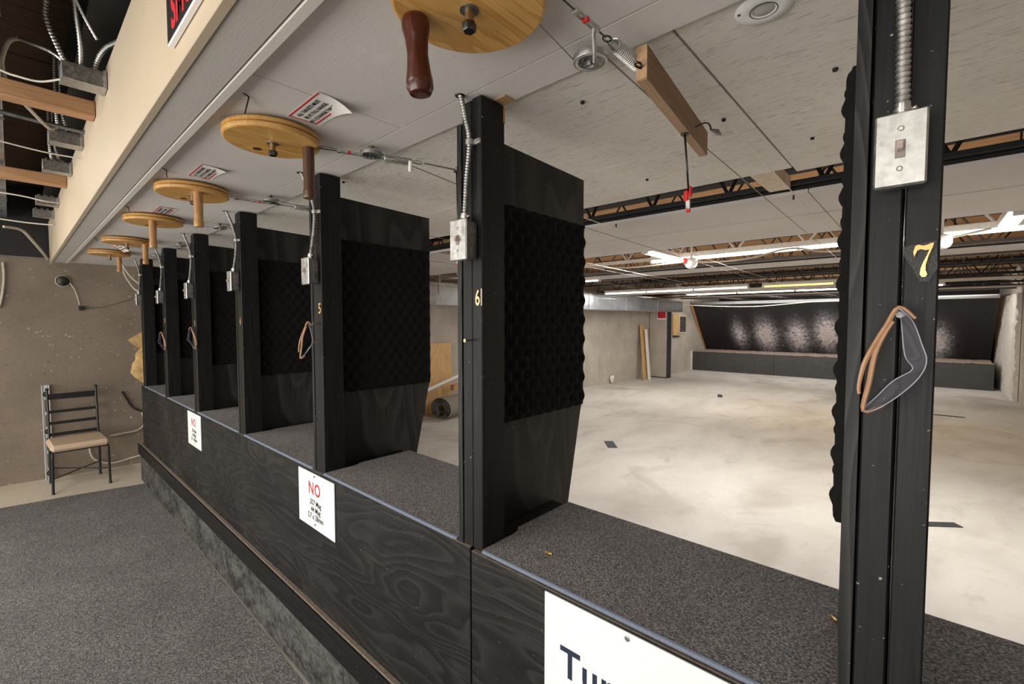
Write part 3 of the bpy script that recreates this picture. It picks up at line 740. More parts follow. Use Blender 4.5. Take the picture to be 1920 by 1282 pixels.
# recessed lamp, bent nails
t = thing('recessed_light', 'round white recessed ceiling light near the top of the big post', 'light', (-.279, 1.109, ZC+.012), 0)
MB().lathe([(.022, -.004), (.026, -.006), (.052, -.0045), (.056, -.001), (.056, .0)], n=40, cap=False).build('trim_ring', M['sign_white'], t)
MB().lathe([(.0255, -.0062), (.0265, -.0068), (.0275, -.0062)], n=36, cap=False).build('dark_ring', M['bolt'], t)
MB().lathe([(.001, -.0075), (.012, -.007), (.022, -.004), (.024, .004)], n=28).build('lens', M['light_lens'], t)
MB().lathe([(.0035, -.0058), (.0035, -.002)], (-.044, -.018, 0), 10).build('screw', M['bolt'], t)
for i, (x, y, s) in enumerate([(-1.487, .49, 1.0), (-2.46, .475, .8), (-3.42, .475, .7), (-4.9, .475, .7)]):
    lab = ['bent nail in the ceiling nearest the camera, beside the cream beam', 'bent nail in the ceiling by the third nearest wheel', 'bent nail in the ceiling by the fourth nearest wheel', 'bent nail in the ceiling by the wheel behind the hanging sticker'][i]
    tag(MB().tube([(x+.004, y-.018, ZC+.001), (x, y, ZC-.004), (x-.040*s, y+.006, ZC-.016*s), (x-.072*s, y+.011, ZC-.026*s)], .0022, 6).build('bent_nail', M['bolt'], None), lab, 'nail', 'bent nails in the stall ceiling')

# ================================================================ SIGNS
def no_sign(x, label, w=.365, h=.262, rows=True):
    t = thing('rule_sign', label, 'sign', (x, .9285, 1.035), 0, 'white ammunition rule signs on the counter')
    bd = MB().box((0, -.005, -h), (w, 0, 0), .001).build('board', M['sign_white'], t)
    mobj('lettering', text_mesh('lettering', 'NO', .082, M['sign_red'], .0003, .0011, 'CENTER', .92, 1.12), bd, (w*.47, -.0054, -.100), FACE_Y)
    for k, s in enumerate(['.357 Mag', '.44 Mag', '5.7 x 28mm']):
        mobj('lettering', text_mesh('lettering', s, .036, M['ink'], .0003, .0006, 'CENTER', .92), bd, (w*.49, -.0054, -.150-.034*k), FACE_Y)
    for z in (-.012, -.240): MB().lathe([(.005, 0), (.004, .002)], (0, 0, 0), 10).build('screw', M['bolt'], t, (w*.48, -.005, z), (R(90), 0, 0))
    return t
no_sign(-2.258, 'white rule sign with red NO below the post marked five')
no_sign(-4.352, 'white rule sign with red NO farther away, below the post marked three')
t = thing('large_sign', 'large white sign with navy lettering on the near counter front', 'sign', (-.724, .9285, 1.034), 0)
bd = MB().box((0, -.005, -.46), (.62, 0, 0), .001).build('board', M['sign_white'], t)
mobj('lettering', text_mesh('lettering', 'Turn E', .108, M['sign_navy'], .0003, .0020, 'LEFT', .93, 1.06), bd, (.052, -.0054, -.195), FACE_Y)
MB().lathe([(.0065, 0), (.0065, .001), (.004, .002)], (0, 0, 0), 12).build('screw', M['galv_dark'], t, (.24, -.005, -.014), (R(90), 0, 0))
t = thing('warning_sign', 'black sign with red lettering on the cream beam', 'sign', (-1.422, .2985, 2.43), 0)
MB().box((0, -.012, 0), (.60, 0, .34), .001).build('board', M['sign_white'], t)
MB().box((.001, -.013, .006), (.599, -.0115, .339)).build('face', M['sign_black'], t)
mobj('lettering', text_mesh('lettering', 'SMOKING', .125, M['sign_red'], .0003, .004, 'LEFT', .78), t, (.045, -.0134, .022), FACE_Y)

# ================================================================ SAFETY GLASSES
def glasses():
    t = thing('safety_glasses', 'x', 'glasses', (-.031, .90, 1.765), 0, 'safety glasses hung on the stall posts')
    o = Vector((-.031, .90, 1.765))
    arc = spline([(-.031, 0, 1.765), (-.015, 0, 1.746), (-.004, 0, 1.713), (.002, 0, 1.688), (-.006, 0, 1.663), (-.028, 0, 1.634), (-.053, 0, 1.611), (-.069, 0, 1.606)], 5)
    m = MB(); n = len(arc); V = []; F = []
    for k, p in enumerate(arc):
        u = k/(n-1); notch = .55*math.exp(-((u-.52)/.07)**2); tap = .010*(abs(u-.5)*2)**3; sp_ = .026*math.sin(math.pi*u)**.8*(1-notch)
        V.append((p.x-o.x, -.022+tap, p.z-o.z)); V.append((p.x-o.x-sp_*.40+.002, -.004, p.z-o.z)); V.append((p.x-o.x-sp_, .014-tap, p.z-o.z))
    for k in range(n-1):
        for j in range(2): a = 3*k+j; F.append((a, a+1, a+4, a+3))
    m.faces(V, F); m.smooth = True
    lo = m.build('lens_shield', M['lens'], t)
    rim = MB(); rim.tube([V[3*k+2] for k in range(n)], .0009, 5); rim.tube([V[3*k] for k in range(n)], .0009, 5); rim.build('lens_rim', M['rim'], t)
    for pts in ([(-.012, 1.749), (-.031, 1.766), (-.045, 1.738), (-.058, 1.71), (-.070, 1.678), (-.0755, 1.645), (-.075, 1.631)], [(-.045, 1.616), (-.069, 1.605), (-.063, 1.65), (-.057, 1.695), (-.047, 1.725), (-.037, 1.745)]):
        q = spline([(x-o.x, -.004, z-o.z) for x, z in pts], 4)
        m = MB(); m.tube(q, .0034, 7, [.0024+.0014*math.sin(math.pi*min(1, 1.1*k/len(q))) for k in range(len(q))]); m.build('temple', M['temple'], t)
    return t
g7 = glasses(); g7['label'] = 'brown-armed clear safety glasses on the near post marked seven'
def nail(x, z, lab):
    m = MB(); m.cyl((x, .905, z), (x, .94, z), .0028, .0028, 8); m.cyl((x, .903, z), (x, .906, z), .005, .005, 10)
    tag(m.build('nail', M['brass'] if 'bare' in lab else M['galv_dark'], None), lab, 'nail', 'nails on the stall posts')
nail(-.030, 1.755, 'nail on the near post that carries the glasses with brass seven')
nail(-1.012, 1.688, 'bare brass nail on the front of the post marked six')
nail(-2.018, 1.735, 'nail holding the spread-armed glasses on the post marked five')
nail(-4.10, 1.69, 'nail holding the glinting glasses on the post marked three'); nail(-5.11, 1.64, 'nail holding the brown-armed glasses nearest the left wall')
dup(g7, (-2.02, .882, 1.742), (R(0), R(0), R(34)), 'brown-armed clear safety glasses with spread temples under the brass five')
dup(g7, (-4.08, .900, 1.700), (R(0), R(0), R(-146)), 'clear safety glasses with a bright glint on the post marked three')
dup(g7, (-5.09, .900, 1.650), (R(0), R(0), R(-150)), 'brown-armed safety glasses on the post marked two')

# spent cases on the shelf
for i, (x, y, a, lab) in enumerate([(-.801, 1.041, .4, 'spent brass case on the carpet beside the post marked six'), (-.135, 1.244, 2.3, 'spent brass case lying left of the near post marked seven'), (-2.52, 1.17, 1.0, 'spent brass case on the shelf beside the divider of the post marked four')]):
    m = MB(); d = Vector((math.cos(a), math.sin(a), 0)); c = Vector((x, y, 1.0637)); m.tube([c-d*.010, c-d*.0088, c-d*.008, c+d*.009], .005, 10, [.0052, .0052, .0045, .0046])
    tag(m.build('bullet_casing', M['brass'], None), lab, 'casing', 'spent cases on the shelf')

# ================================================================ SHOOTERS' FLOOR CARPET
m = MB(); m.prism([(-6.32, -.20), (-6.255, .33), (-6.14, .900), (-4.6, .899), (-2.9, .893), (-1.4, .884), (1.45, .88), (1.45, -3.55), (-6.7, -3.55)], .010, 'z', .0005)
tag(m.build('floor_carpet', M['floor_carpet']), 'large grey wall-to-wall carpet in front of the counter', 'carpet')
tag(MB().box((0, 0, 0), (.30, .10, .05), .004).build('white_block', M['paper'], None, (-6.62, 1.0, .0005)), 'pale block on the concrete behind the counter end', 'block')

# ================================================================ CHAIR, LEVEL, CABLES AT THE LEFT WALL
t = thing('dining_chair', 'black iron ladder-back chair with cream padded seat by the wall', 'chair', (-6.70, .435, 0), R(2))
def seat_bm():
    m = MB(); m.box((-.235, -.225, .425), (.265, .225, .492), .024); return m
seat_bm().build('seat', M['seat'], t)
for s in (-1, 1):
    m = MB(); m.tube(spline([(.20, s*.205, .43), (.232, s*.212, .40), (.238, s*.214, .30), (.242, s*.218, .012)], 4), .0115, 10); m.cyl((.242, s*.218, .0005), (.242, s*.218, .014), .016, .013, 10); m.build('leg', M['chair_iron'], t)
    m = MB(); m.tube(spline([(-.272, s*.195, 1.0), (-.245, s*.195, .75), (-.222, s*.197, .45), (-.225, s*.2, .2), (-.235, s*.2, .012)], 4), .0115, 10); m.cyl((-.235, s*.2, .0005), (-.235, s*.2, .014), .016, .013, 10)
    m.lathe([(.006, -.016), (.014, -.010), (.017, 0), (.013, .010), (.003, .016)], (-.273, s*.195, 1.012), 12); m.build('back_leg', M['chair_iron'], t)
for (z0, z1, xo) in [(.90, .962, -.262), (.755, .785, -.246), (.632, .664, -.236), (.507, .542, -.228)]:
    MB().box((xo-.004, -.19, z0), (xo+.004, .19, z1), .001).build('slat', M['chair_iron'], t)
m = MB(); m.cyl((.24, -.216, .155), (-.232, .2, .155), .006, .006, 8); m.build('stretcher', M['chair_iron'], t)
m = MB(); m.cyl((.24, .216, .168), (-.232, -.2, .168), .006, .006, 8); m.build('stretcher', M['chair_iron'], t)
m = MB(); m.box((-.22, -.21, .412), (.24, .21, .426), .002); m.build('seat_frame', M['chair_iron'], t)

t = thing('spirit_level', 'tall silver aluminium spirit level leaning on the wall behind the chair', 'level', (-7.105, .226, .001), 0)
t.rotation_euler = (0, R(-1.6), R(3))
m = MB(); m.box((-.011, -.031, 0), (.011, -.024, 1.045), .001); m.box((-.011, .024, 0), (.011, .031, 1.045), .001)
zs = [(0, .13), (.185-.02, .155+.05), (.325, .37), (.48, .59), (.705, .745), (.855, .91), (.985, 1.045)]
for a, b in [(0, .04), (.105, .135), (.29, .325), (.465, .505), (.56, .59), (.715, .75), (.885, .915), (.975, 1.045)]: m.box((-.004, -.025, a), (.004, .025, b))
for s in (-.0195, .0195): m.box((-.004, s-.006, 0), (.004, s+.006, 1.045))
m.build('frame', M['alu'], t)
for z in (.072, .532, .945):
    m = MB(); m.lathe([(.024, -.007), (.026, .0), (.024, .007)], (0, 0, z), 20, True, 'x'); m.build('vial_housing', M['bolt'], t)
    m = MB(); m.cyl((.006, -.016, z), (.006, .016, z), .006, .006, 10); m.build('vial', M['vial'], t)
def cable(label, pts, r, mat, name='wall_cable', cat='cable'):
    return tag(MB().tube(spline(pts, 6), r, 7).build(name, M[mat], None), label, cat)
def wp(y, z, off=.02): return (wx(y)+off, y, z)
t = thing('wall_device', 'round black device with a white cord on the upper left wall', 'device', wp(.402, 2.194, .0), 0)
MB().lathe([(.060, .004), (.066, .012), (.060, .022), (.054, .012)], n=28, cap=False, axis='x').build('coil', M['cable_white'], t)
MB().lathe([(.05, .003), (.05, .030), (.02, .040), (.004, .040)], n=24, axis='x').build('body', M['bolt'], t)
MB().tube(spline([(.02, .055, -.02), (.03, .085, -.08), (.03, .11, -.17), (.03, .125, -.26)], 5), .006, 7).build('cord', M['cable_white'], t)
MB().box((.015, .115, -.325), (.055, .155, -.275), .004).build('plug', M['cable_black'], t)
cable('thin dark wire from the black plug across the left wall', [wp(.56, 1.90), wp(.70, 1.905), wp(.9, 1.98), wp(1.06, 2.05)], .003, 'wire')
cable('pale cord with black end hanging on the left wall at the picture edge', [wp(-.04, 2.36), wp(-.038, 2.2), wp(-.06, 2.0), wp(-.085, 1.88)], .011, 'cable_white')
cable('black cable sticking out of the wall above the counter end', [wp(.865, .905, .03), wp(.90, .82, .03), wp(.96, .70, .03), wp(1.05, .64, .04)], .012, 'cable_black')
cable('white cable curving from the counter end along the wall behind the chair', [wp(1.04, .63, .03), wp(1.06, .5, .03), wp(1.0, .42, .03), wp(.85, .40, .03), wp(.74, .39, .03)], .010, 'cable_white')
cable('white cable looping low behind the chair legs', [wp(.60, .42, .03), wp(.56, .28, .03), wp(.60, .14, .04), wp(.75, .07, .05), wp(.95, .10, .06), wp(1.10, .13, .08)], .010, 'cable_white')
cable('pair of white cables running to the wall-side switch box, upper', [(-6.35, .80, 2.395), (-6.32, .83, 2.30), (-6.25, .88, 2.20), (-6.165, .925, 2.14)], .0085, 'cable_white')
cable('pair of white cables running to the wall-side switch box, lower', [(-6.36, .80, 2.395), (-6.36, .83, 2.25), (-6.28, .89, 2.10), (-6.165, .925, 2.06)], .0085, 'cable_white')
def lump(name, label, cat, c, s, mat, seed, flat=.35):
    rnd = random.Random(seed); bm = bmesh.new(); bmesh.ops.create_icosphere(bm, subdivisions=3, radius=1.0)
    ph = [rnd.uniform(0, 6) for _ in range(6)]
    for v in bm.verts:
        p = v.co.copy(); k = 1+.16*math.sin(3.1*p.x+ph[0])*math.cos(2.7*p.y+ph[1])+.12*math.sin(5*p.z+ph[2])+.07*math.sin(9*p.y+ph[3])*math.cos(8*p.z+ph[4])
        v.co = Vector((p.x*s[0], p.y*s[1], p.z*s[2]))*k
    m = MB(); m.bm.free(); m.bm = bm; m.smooth = True
    return tag(m.build(name, mat, None, c), label, cat)
t = MB(); t.prism([(-.13, .02), (.03, .135), (.22, .13), (.22, -.17), (.05, -.13), (-.06, -.06)], .035, 'x'); tag(t.build('kraft_sheet', M['tan_bag'], None, wp(1.06, 1.50, .012)), 'flat tan kraft paper sheet on the wall above the yellowish bag', 'sheet')
lump('padded_bag', 'crumpled yellowish bag hanging on the left wall behind the wall-side post', 'bag', wp(1.13, 1.19, .085), (.05, .19, .21), M['tan_bag'], 4)

# ================================================================ ABOVE THE SHOOTERS: BOXES, CONDUIT, BRACES
jb0 = None
jl = ['nearest junction box with three knockouts on the cream beam', 'second nearest junction box on the cream beam, below the first wooden brace', 'third junction box on the cream beam, by the second wooden brace', 'fourth junction box on the cream beam', 'farthest junction box on the cream beam']
for i, x in enumerate([-2.57, -3.50, -4.18, -5.40, -6.05]):
    if jb0 is None:
        t = thing('junction_box', jl[i], 'junction box', (x, .2985, 2.735), 0, 'steel junction boxes on the cream beam')
        MB().box((-.045, -.135, -.032), (.045, 0, .032), .002).build('box_body', M['galv_dark'], t)
        MB().box((-.047, -.137, -.0345), (.047, -.004, -.0315), .0015).build('bottom_plate', M['galv'], t)
        for k in range(3):
            MB().lathe([(.015, 0), (.015, .001), (.0135, .001), (.0135, 0)], (.0452, -.112+.042*k, .002), 20, False, 'x').build('knockout', M['galv'], t)
        for k in range(3): MB().lathe([(.011, 0), (.012, .004), (.010, .02)], (-.01, -.11+.035*k, .032), 12).build('fitting', M['brass_bolt'] if k == 0 else M['galv'], t)
        MB().box((-.048, -.012, -.036), (.048, -.001, .036), .001).build('flange', M['galv'], t)
        jb0 = t
    else: dup(jb0, (x, .2985, 2.735), None, jl[i])
def arm(label, pts, r=.010, mat='galv'):
    t = tag(flexible(pts, r, .012, 8).build('armoured_cable', M[mat], None), label, 'cable', 'armoured cables above the shooters')
B = (-2.58, .19, 2.77)
arm('armoured cable rising steeply from the nearest junction box, left one', [B, (-2.60, .165, 2.83), (-2.58, .13, 2.95), (-2.50, .15, 3.06), (-2.40, .18, 3.16)])
arm('armoured cable rising from the nearest junction box to the roof, middle one', [(-2.58, .225, 2.77), (-2.53, .222, 2.85), (-2.46, .205, 2.98), (-2.38, .20, 3.12), (-2.34, .20, 3.17)])
arm('armoured cable arching from the nearest junction box behind the beam', [(-2.58, .265, 2.77), (-2.55, .272, 2.81), (-2.48, .29, 2.84), (-2.40, .33, 2.86)])
arm('thin armoured cable crossing high above the nearest junction box', [(-2.40, .12, 3.16), (-2.36, .16, 3.04), (-2.38, .215, 2.91), (-2.40, .26, 2.83)], .007)
arm('armoured cable swinging out left of the nearest junction box', [(-2.60, .19, 2.78), (-2.64, .14, 2.83), (-2.78, .06, 2.90)], .008)
cable('grey cable hanging in a long loop left of the junction boxes', [(-2.78, .06, 2.90), (-2.9, .03, 2.92), (-3.05, .01, 2.88), (-3.1, .03, 2.80), (-3.2, .09, 2.76), (-3.4, .16, 2.75), (-3.45, .19, 2.77)], .008, 'cable_white')
cable('white cord from the nearest junction box to a lamp pull', [(-2.60, .165, 2.715), (-2.7, .11, 2.72), (-2.75, .05, 2.735), (-2.8, .0, 2.76), (-2.9, -.2, 2.85)], .004, 'cable_white')
cable('white cord sagging from the second junction box', [(-3.55, .29, 2.66), (-3.6, .18, 2.67), (-3.65, .06, 2.69), (-3.7, -.1, 2.72)], .004, 'cable_white')
cable('white cord by the fourth junction box', [(-5.0, .29, 2.66), (-5.0, .2, 2.66), (-5.05, .08, 2.685), (-5.1, -.1, 2.70)], .005, 'cable_white')
cable('white cord by the farthest junction boxes', [(-5.9, .29, 2.62), (-6.0, .15, 2.63), (-6.1, .0, 2.65), (-6.2, -.2, 2.68)], .006, 'cable_white')
cable('thick off-white cable dropping to the far end of the cream beam', [(-6.2, -.02, 2.60), (-6.3, .09, 2.60), (-6.45, .16, 2.53), (-6.65, .23, 2.45), (-6.9, .28, 2.40)], .012, 'cable_white')
for i, x in enumerate([-3.52, -4.18]):
    arm(['armoured cable rising from the second nearest junction box', 'armoured cable rising from the third junction box'][i], [(x-.01, .21, 2.77), (x-.01, .20, 2.9), (x+.05, .2, 3.15)], .009)
    arm(['second armoured cable rising from the second nearest junction box', 'second armoured cable rising from the third junction box'][i], [(x-.01, .25, 2.77), (x-.0, .222, 2.9), (x+.06, .218, 3.15)], .009)
for i, x in enumerate([-2.96, -4.60]):
    tag(MB().box((x-.045, -2.2, 2.705), (x+.045, .2985, 2.775), .003).build('wooden_brace', M['lumber'], None), ['raw wooden brace between the roof and the beam, nearer one', 'raw wooden brace between the roof and the beam, farther one'][i], 'brace', 'raw wooden braces at the top left')
tag(MB().cyl((-3.40, .298, 2.765), (-3.15, -2.0, 2.765), .011, .011, 10).build('steel_rod', M['galv_dark'], None), 'dark steel rod beside the nearer wooden brace', 'rod')
t = thing('steel_girder', 'black steel girder running above and before the cream beam', 'girder', (0, 0, 0))
MB().box((-7.0, .235, 2.93), (1.5, .345, 2.945)).build('flange', M['steel_black'], t); MB().box((-7.0, .284, 2.945), (1.5, .296, 3.16)).build('web', M['steel_black'], t); MB().box((-7.0, .235, 3.16), (1.5, .345, 3.175)).build('flange', M['steel_black'], t)
t = thing('ceiling_duct', 'pale metal duct under the roof at the left picture edge', 'duct', (0, 0, 0))
MB().box((-7.0, -.30, 2.80), (-2.2, .005, 3.05), .004).build('duct_body', M['duct'], t)
for x in (-6.0, -4.8, -3.6, -2.4): MB().box((x, -.305, 2.795), (x+.03, .010, 3.055), .002).build('seam_band', M['galv_dark'], t)
t = thing('ceiling_fixture', 'ceiling lamp above the shooters, nearest the left wall', 'light', (0, 0, 0))
for i, (x, y) in enumerate([(-4.6, -.75), (-1.5, -.95), (.4, -1.9)]):
    t.location = t.location if i else (x, y, 2.865)
    if i:
        t = thing('ceiling_fixture', ['', 'ceiling lamp above the shooters, over the middle of the carpet', 'ceiling lamp above the shooters, behind the camera'][i], 'light', (x, y, 2.865), 0)
    t['group'] = 'front room ceiling lamps'
    MB().box((-.62, -.14, .003), (.62, .14, .07), .004).build('housing', M['steel_white'], t); MB().cyl((-.4, 0, .07), (-.4, 0, .33), .006, .006, 8).build('hanger', M['bolt'], t); MB().cyl((.4, 0, .07), (.4, 0, .33), .006, .006, 8).build('hanger', M['bolt'], t)

# ================================================================ DOWN THE RANGE
# joists
def joist(y, label, zb, zt, mat, step, named, x0=None, x1=1.5, cw=.055):
    x0 = wx(y)+.03
    t = thing('bar_joist', label, 'joist', (0, y, 0), 0, 'bar joists over the range')
    for s in (-1, 1):
        m = MB(); m.box((x0, s*.012-(.0 if s > 0 else cw-.012)*1, zb), (x1, s*.012+(cw-.012 if s > 0 else 0), zb+.007)); m.box((x0, s*.012-.003, zb), (x1, s*.012+.003, zb+.036)); m.build('bottom_chord', mat, t)
    m = MB(); m.box((x0, -cw, zt-.006), (x1, cw, zt)); m.box((x0, -.012, zt-.05), (x1, .012, zt)); m.build('top_chord', mat, t)
    n = int((x1-x0)/step); bars = [MB().cyl((0, 0, zb+.02), (s*step, 0, zt-.02), .011, .011, 6).mesh('web_bar', mat) for s in (1, -1)] if named else None
    if named:
        for k in range(n): mobj('web_bar', bars[k % 2], t, (x0+step*(k if k % 2 == 0 else k+1), 0, 0))
    else:
        m = MB()
        for k in range(n):
            a, b = x0+step*k, x0+step*(k+1)
            if k % 2: a, b = b, a
            m.cyl((a, 0, zb+.02), (b, 0, zt-.02), .010, .010, 5)
        tag(m.build('web_bars', mat, t), kind='stuff')
    return t
joist(2.86, 'black bar joist nearest the stalls, before the white baffles', 2.463, 2.99, M['steel_black'], .235, True)
joist(5.40, 'white painted bar joist with the bright lamps along it', 2.50, 3.0, M['steel_white'], .33, True, None, 1.45, .05)
for i, (y, mt, lab) in enumerate([(4.36, 'steel_black', 'black bar joist behind the white baffles'), (6.4, 'steel_grey', 'grey bar joist just beyond the white lit joist'), (7.5, 'steel_grey', 'second grey bar joist beyond the white lit joist'), (8.6, 'steel_black', 'dark bar joist before the second row of lamps'),
          (10.6, 'steel_black', 'dark bar joist behind the second row of lamps'), (11.8, 'steel_grey', 'grey bar joist two bays behind the second row of lamps'), (13.0, 'steel_black', 'dark bar joist before the last lamp'), (14.3, 'steel_grey', 'grey bar joist behind the last lamp'), (15.6, 'steel_black', 'dark bar joist in front of the bullet trap')]):
    joist(y, lab, 2.50, 3.0, M[mt], .30, False)
# white baffles under the joists
def baffle(label, y0, y1, z, seams, xsplit, th=.02, mat='baffle'):
    t = thing('ceiling_baffle', label, 'baffle', (0, y0, z))
    n_ = 0
    ys_ = [y0]+seams+[y1]; xs_ = [wx(y1)+.03]+xsplit+[1.45]
    for a, b in zip(ys_, ys_[1:]):
        for c, d in zip(xs_, xs_[1:]):
            MB().box((c+.002, a-y0+.006, 0), (d-.002, b-y0-.024, th), .0015).build('baffle_board', M[mat], t)
    MB().box((wx(y1)+.03, .0, th+.001), (1.45, y1-y0-.01, th+.012)).build('backing', M['dark'], t)
    return t
baffle('broad white baffle of painted boards behind the first black joist', 2.84, 4.22, 2.424, [3.44], [-5.2, -2.75, -.48])
st = MB().box((-3.6, .02, -.0012), (-2.75, .58, .0)).build('stained_board', wood('stained_board', (.40, .29, .25), (.22, .13, .11), (2, 30, 30), .6, 5), bpy.data.objects['ceiling_baffle']); st['label'] = 'water-stained reddish brown piece'
baffle('narrow grey baffle board under the far joists', 6.5, 6.95, 2.47, [], [-3.9, -1.1], .02, 'baffle')
baffle('narrow white baffle board behind the second row of lamps', 10.3, 10.85, 2.42, [], [-3.9, -1.1], .02, 'baffle')
baffle('narrow white baffle board before the bullet trap', 13.9, 14.3, 2.47, [], [-3.9, -1.1], .02, 'baffle')
for (x, y, s) in [(-1.62, 2.86, 1), (-.55, 2.86, 1)]:
    tag(MB().cyl((x, y, 2.40), (x, y, 2.48), .005, .005, 8).build('hanger_bolt', M['bolt'], None), 'small bolt through the broad white baffle, %s one' % ('left' if x < -1 else 'right'), 'bolt')
for i, (x, y, l) in enumerate([(-.60, 2.36, .42), (-3.05, 4.25, .5)]):
    tag(MB().box((x-.05, y, ZC+.035), (x+.05, y+l, ZC+.10), .003).build('wooden_block', M['lumber_pale'] if i == 0 else M['lumber'], None), ['raw wooden block sticking out over the edge of the stall ceiling', 'raw wooden block behind the broad white baffle'][i], 'block')

# lamps of the range
def strip_lamp(label, loc, length, rz, tube, wide=False, up=False):
    t = thing('strip_light', label, 'light', loc, rz, 'fluorescent strip lights of the range')
    MB().box((-length/2, -.05, .012), (length/2, .05, .065), .003).build('housing', M['steel_white'], t)
    k = int(round(length/1.22)) or 1; L_ = length/k
    for j in range(k):
        if wide: MB().box((-length/2+L_*j+.012, -.046, -.014), (-length/2+L_*(j+1)-.012, .046, .012), .006).build('tube', tube, t)
        else: MB().cyl((-length/2+L_*j+.03, 0, -.004), (-length/2+L_*(j+1)-.03, 0, -.004), .016, .016, 10).build('tube', tube, t)
    for j in range(k+1): MB().box((-length/2+L_*j-.012, -.03, -.022), (-length/2+L_*j+.012, .03, .014)).build('lamp_holder', M['steel_white'], t)
    for x in (-length*.36, length*.36): MB().cyl((x, 0, .065), (x, 0, 3.019-loc[2]), .006, .006, 6).build('hanger', M['bolt'], t)
    return t
strip_lamp('long bright strip light on the white joist', (-.95, 5.24, 2.462), 3.05, 0, M['tube'], True)
strip_lamp('row of white strip lights in front of the dark joists', (-4.2, 9.75, 2.415), 3.2, 0, M['tube'])
strip_lamp('added strip light over the left lanes near the air duct', (-5.2, 6.95, 2.467), 1.9, 0, M['tube'])  # fixture put in for the extra lamp that evens the floor light
strip_lamp('yellow strip light to the right of the white row', (-1.2, 9.75, 2.415), 2.3, 0, M['tube_yellow'])
strip_lamp('last strip light row before the bullet trap', (-2.3, 12.4, 2.467), 5.1, 0, M['tube'])
t = thing('strip_light', 'added hood of the fill light aimed at the bullet trap', 'light', (-2.3, 14.70, 2.43), 0, 'fluorescent strip lights of the range')  # housing invented for the fill light on the trap plates
MB().box((-3.4, -.06, .02), (3.4, .05, .06), .003).build('hood', M['steel_grey'], t)
for x in (-2.5, 2.5): MB().cyl((x, 0, .06), (x, 0, .588), .006, .006, 6).build('hanger', M['bolt'], t)
t = thing('strip_light', 'added open batten above the broad white baffle, brightening the roof deck', 'light', (-2.4, 3.63, 2.50), 0, 'fluorescent strip lights of the range')  # fixture invented for the uplight on the roof deck
MB().box((-2.5, -.04, 0), (2.5, .04, .05), .003).build('housing', M['steel_white'], t)
for k in range(4): MB().cyl((-2.5+1.25*k+.04, 0, .066), (-2.5+1.25*(k+1)-.04, 0, .066), .014, .014, 8).build('tube', M['tube'], t)
m = strip_lamp('short strip light end pointing downrange left of the white joist', (-2.17, 4.79, 2.462), .72, R(90), M['tube'], True)
strip_lamp('short strip light end pointing downrange right of the near post', (.43, 4.80, 2.462), .66, R(90), M['tube'], True)

# alarm lamps and their cable
a0 = None
for i, (x, lab) in enumerate([(-1.95, 'white round lamp holder with red lamp under the white joist, left one'), (.072, 'white round lamp holder with red lamp right of the near post')]):
    if a0 is None:
        t = thing('warning_lamp', lab, 'lamp', (x, 5.10, 2.39), 0, 'white and red warning lamps')
        MB().lathe([(.02, .06), (.058, .045), (.066, .015), (.064, -.02), (.050, -.045), (.03, -.058), (.004, -.062)], n=24).build('lamp_body', M['sign_white'], t)
        MB().lathe([(.004, .075), (.022, .070), (.031, .05), (.034, .02), (.034, -.0)], (0, 0, 0), 18).build('red_lens', M['red_lamp'], t, (-.030, -.012, .006), (R(66), 0, R(-22)))
        MB().cyl((0, 0, .055), (0, 0, .60), .010, .012, 8).build('stem', M['steel_white'], t); a0 = t
    else: dup(a0, (x, 5.10, 2.39), None, lab)
cable('off-white cable sagging between the two red warning lamps', [(-3.4, 5.10, 2.46), (-2.7, 5.10, 2.40), (-2.02, 5.10, 2.41), (-1.7, 5.10, 2.38), (-1.35, 5.10, 2.39), (-1.0, 5.10, 2.45), (-.7, 5.10, 2.39), (-.3, 5.10, 2.40), (.07, 5.10, 2.41), (.35, 5.10, 2.46)], .009, 'cable_white')
cable('thin white conduit running across under the far joists', [(-6.2, 15.3, 2.30), (-4, 15.32, 2.20), (-2, 15.32, 2.32), (1.2, 15.3, 2.36)], .012, 'cable_white')

# duct along the left wall
t = thing('air_duct', 'shiny rectangular air duct along the upper left range wall', 'duct', (0, 0, 0), 0)
def duct_sec(y0, y1, x0, x1, za, zb, zc, zd):
    m = MB(); dx = .055*(y1-y0)
    m.faces([(x0, y0, za), (x1, y0, za), (x1, y0, zb), (x0, y0, zb), (x0+dx, y1, zc), (x1+dx, y1, zc), (x1+dx, y1, zd), (x0+dx, y1, zd)], [(3, 2, 1, 0), (4, 5, 6, 7), (0, 1, 5, 4), (1, 2, 6, 5), (2, 3, 7, 6), (3, 0, 4, 7)]); return m
yy = [2.6, 4.3, 6.0, 7.7, 9.4, 11.1, 12.8, 14.4]
for a, b in zip(yy, yy[1:]):
    xa = wx(a)+.12; duct_sec(a, b-.004, xa, xa+.52, 2.035, 2.42, 2.035, 2.42 if b < 12 else 2.36).build('duct_section', M['duct'], t)
    duct_sec(b-.035, b, wx(b)+.115, wx(b)+.648, 2.028, 2.428, 2.028, 2.428).build('duct_flange', M['galv'], t) if b < 14 else None
for y in (5.0, 8.1, 12.4): MB().box((wx(y)+.645, y, 2.2), (wx(y)+.652, y+.03, 3.01)).build('hanger_strap', M['galv'], t)
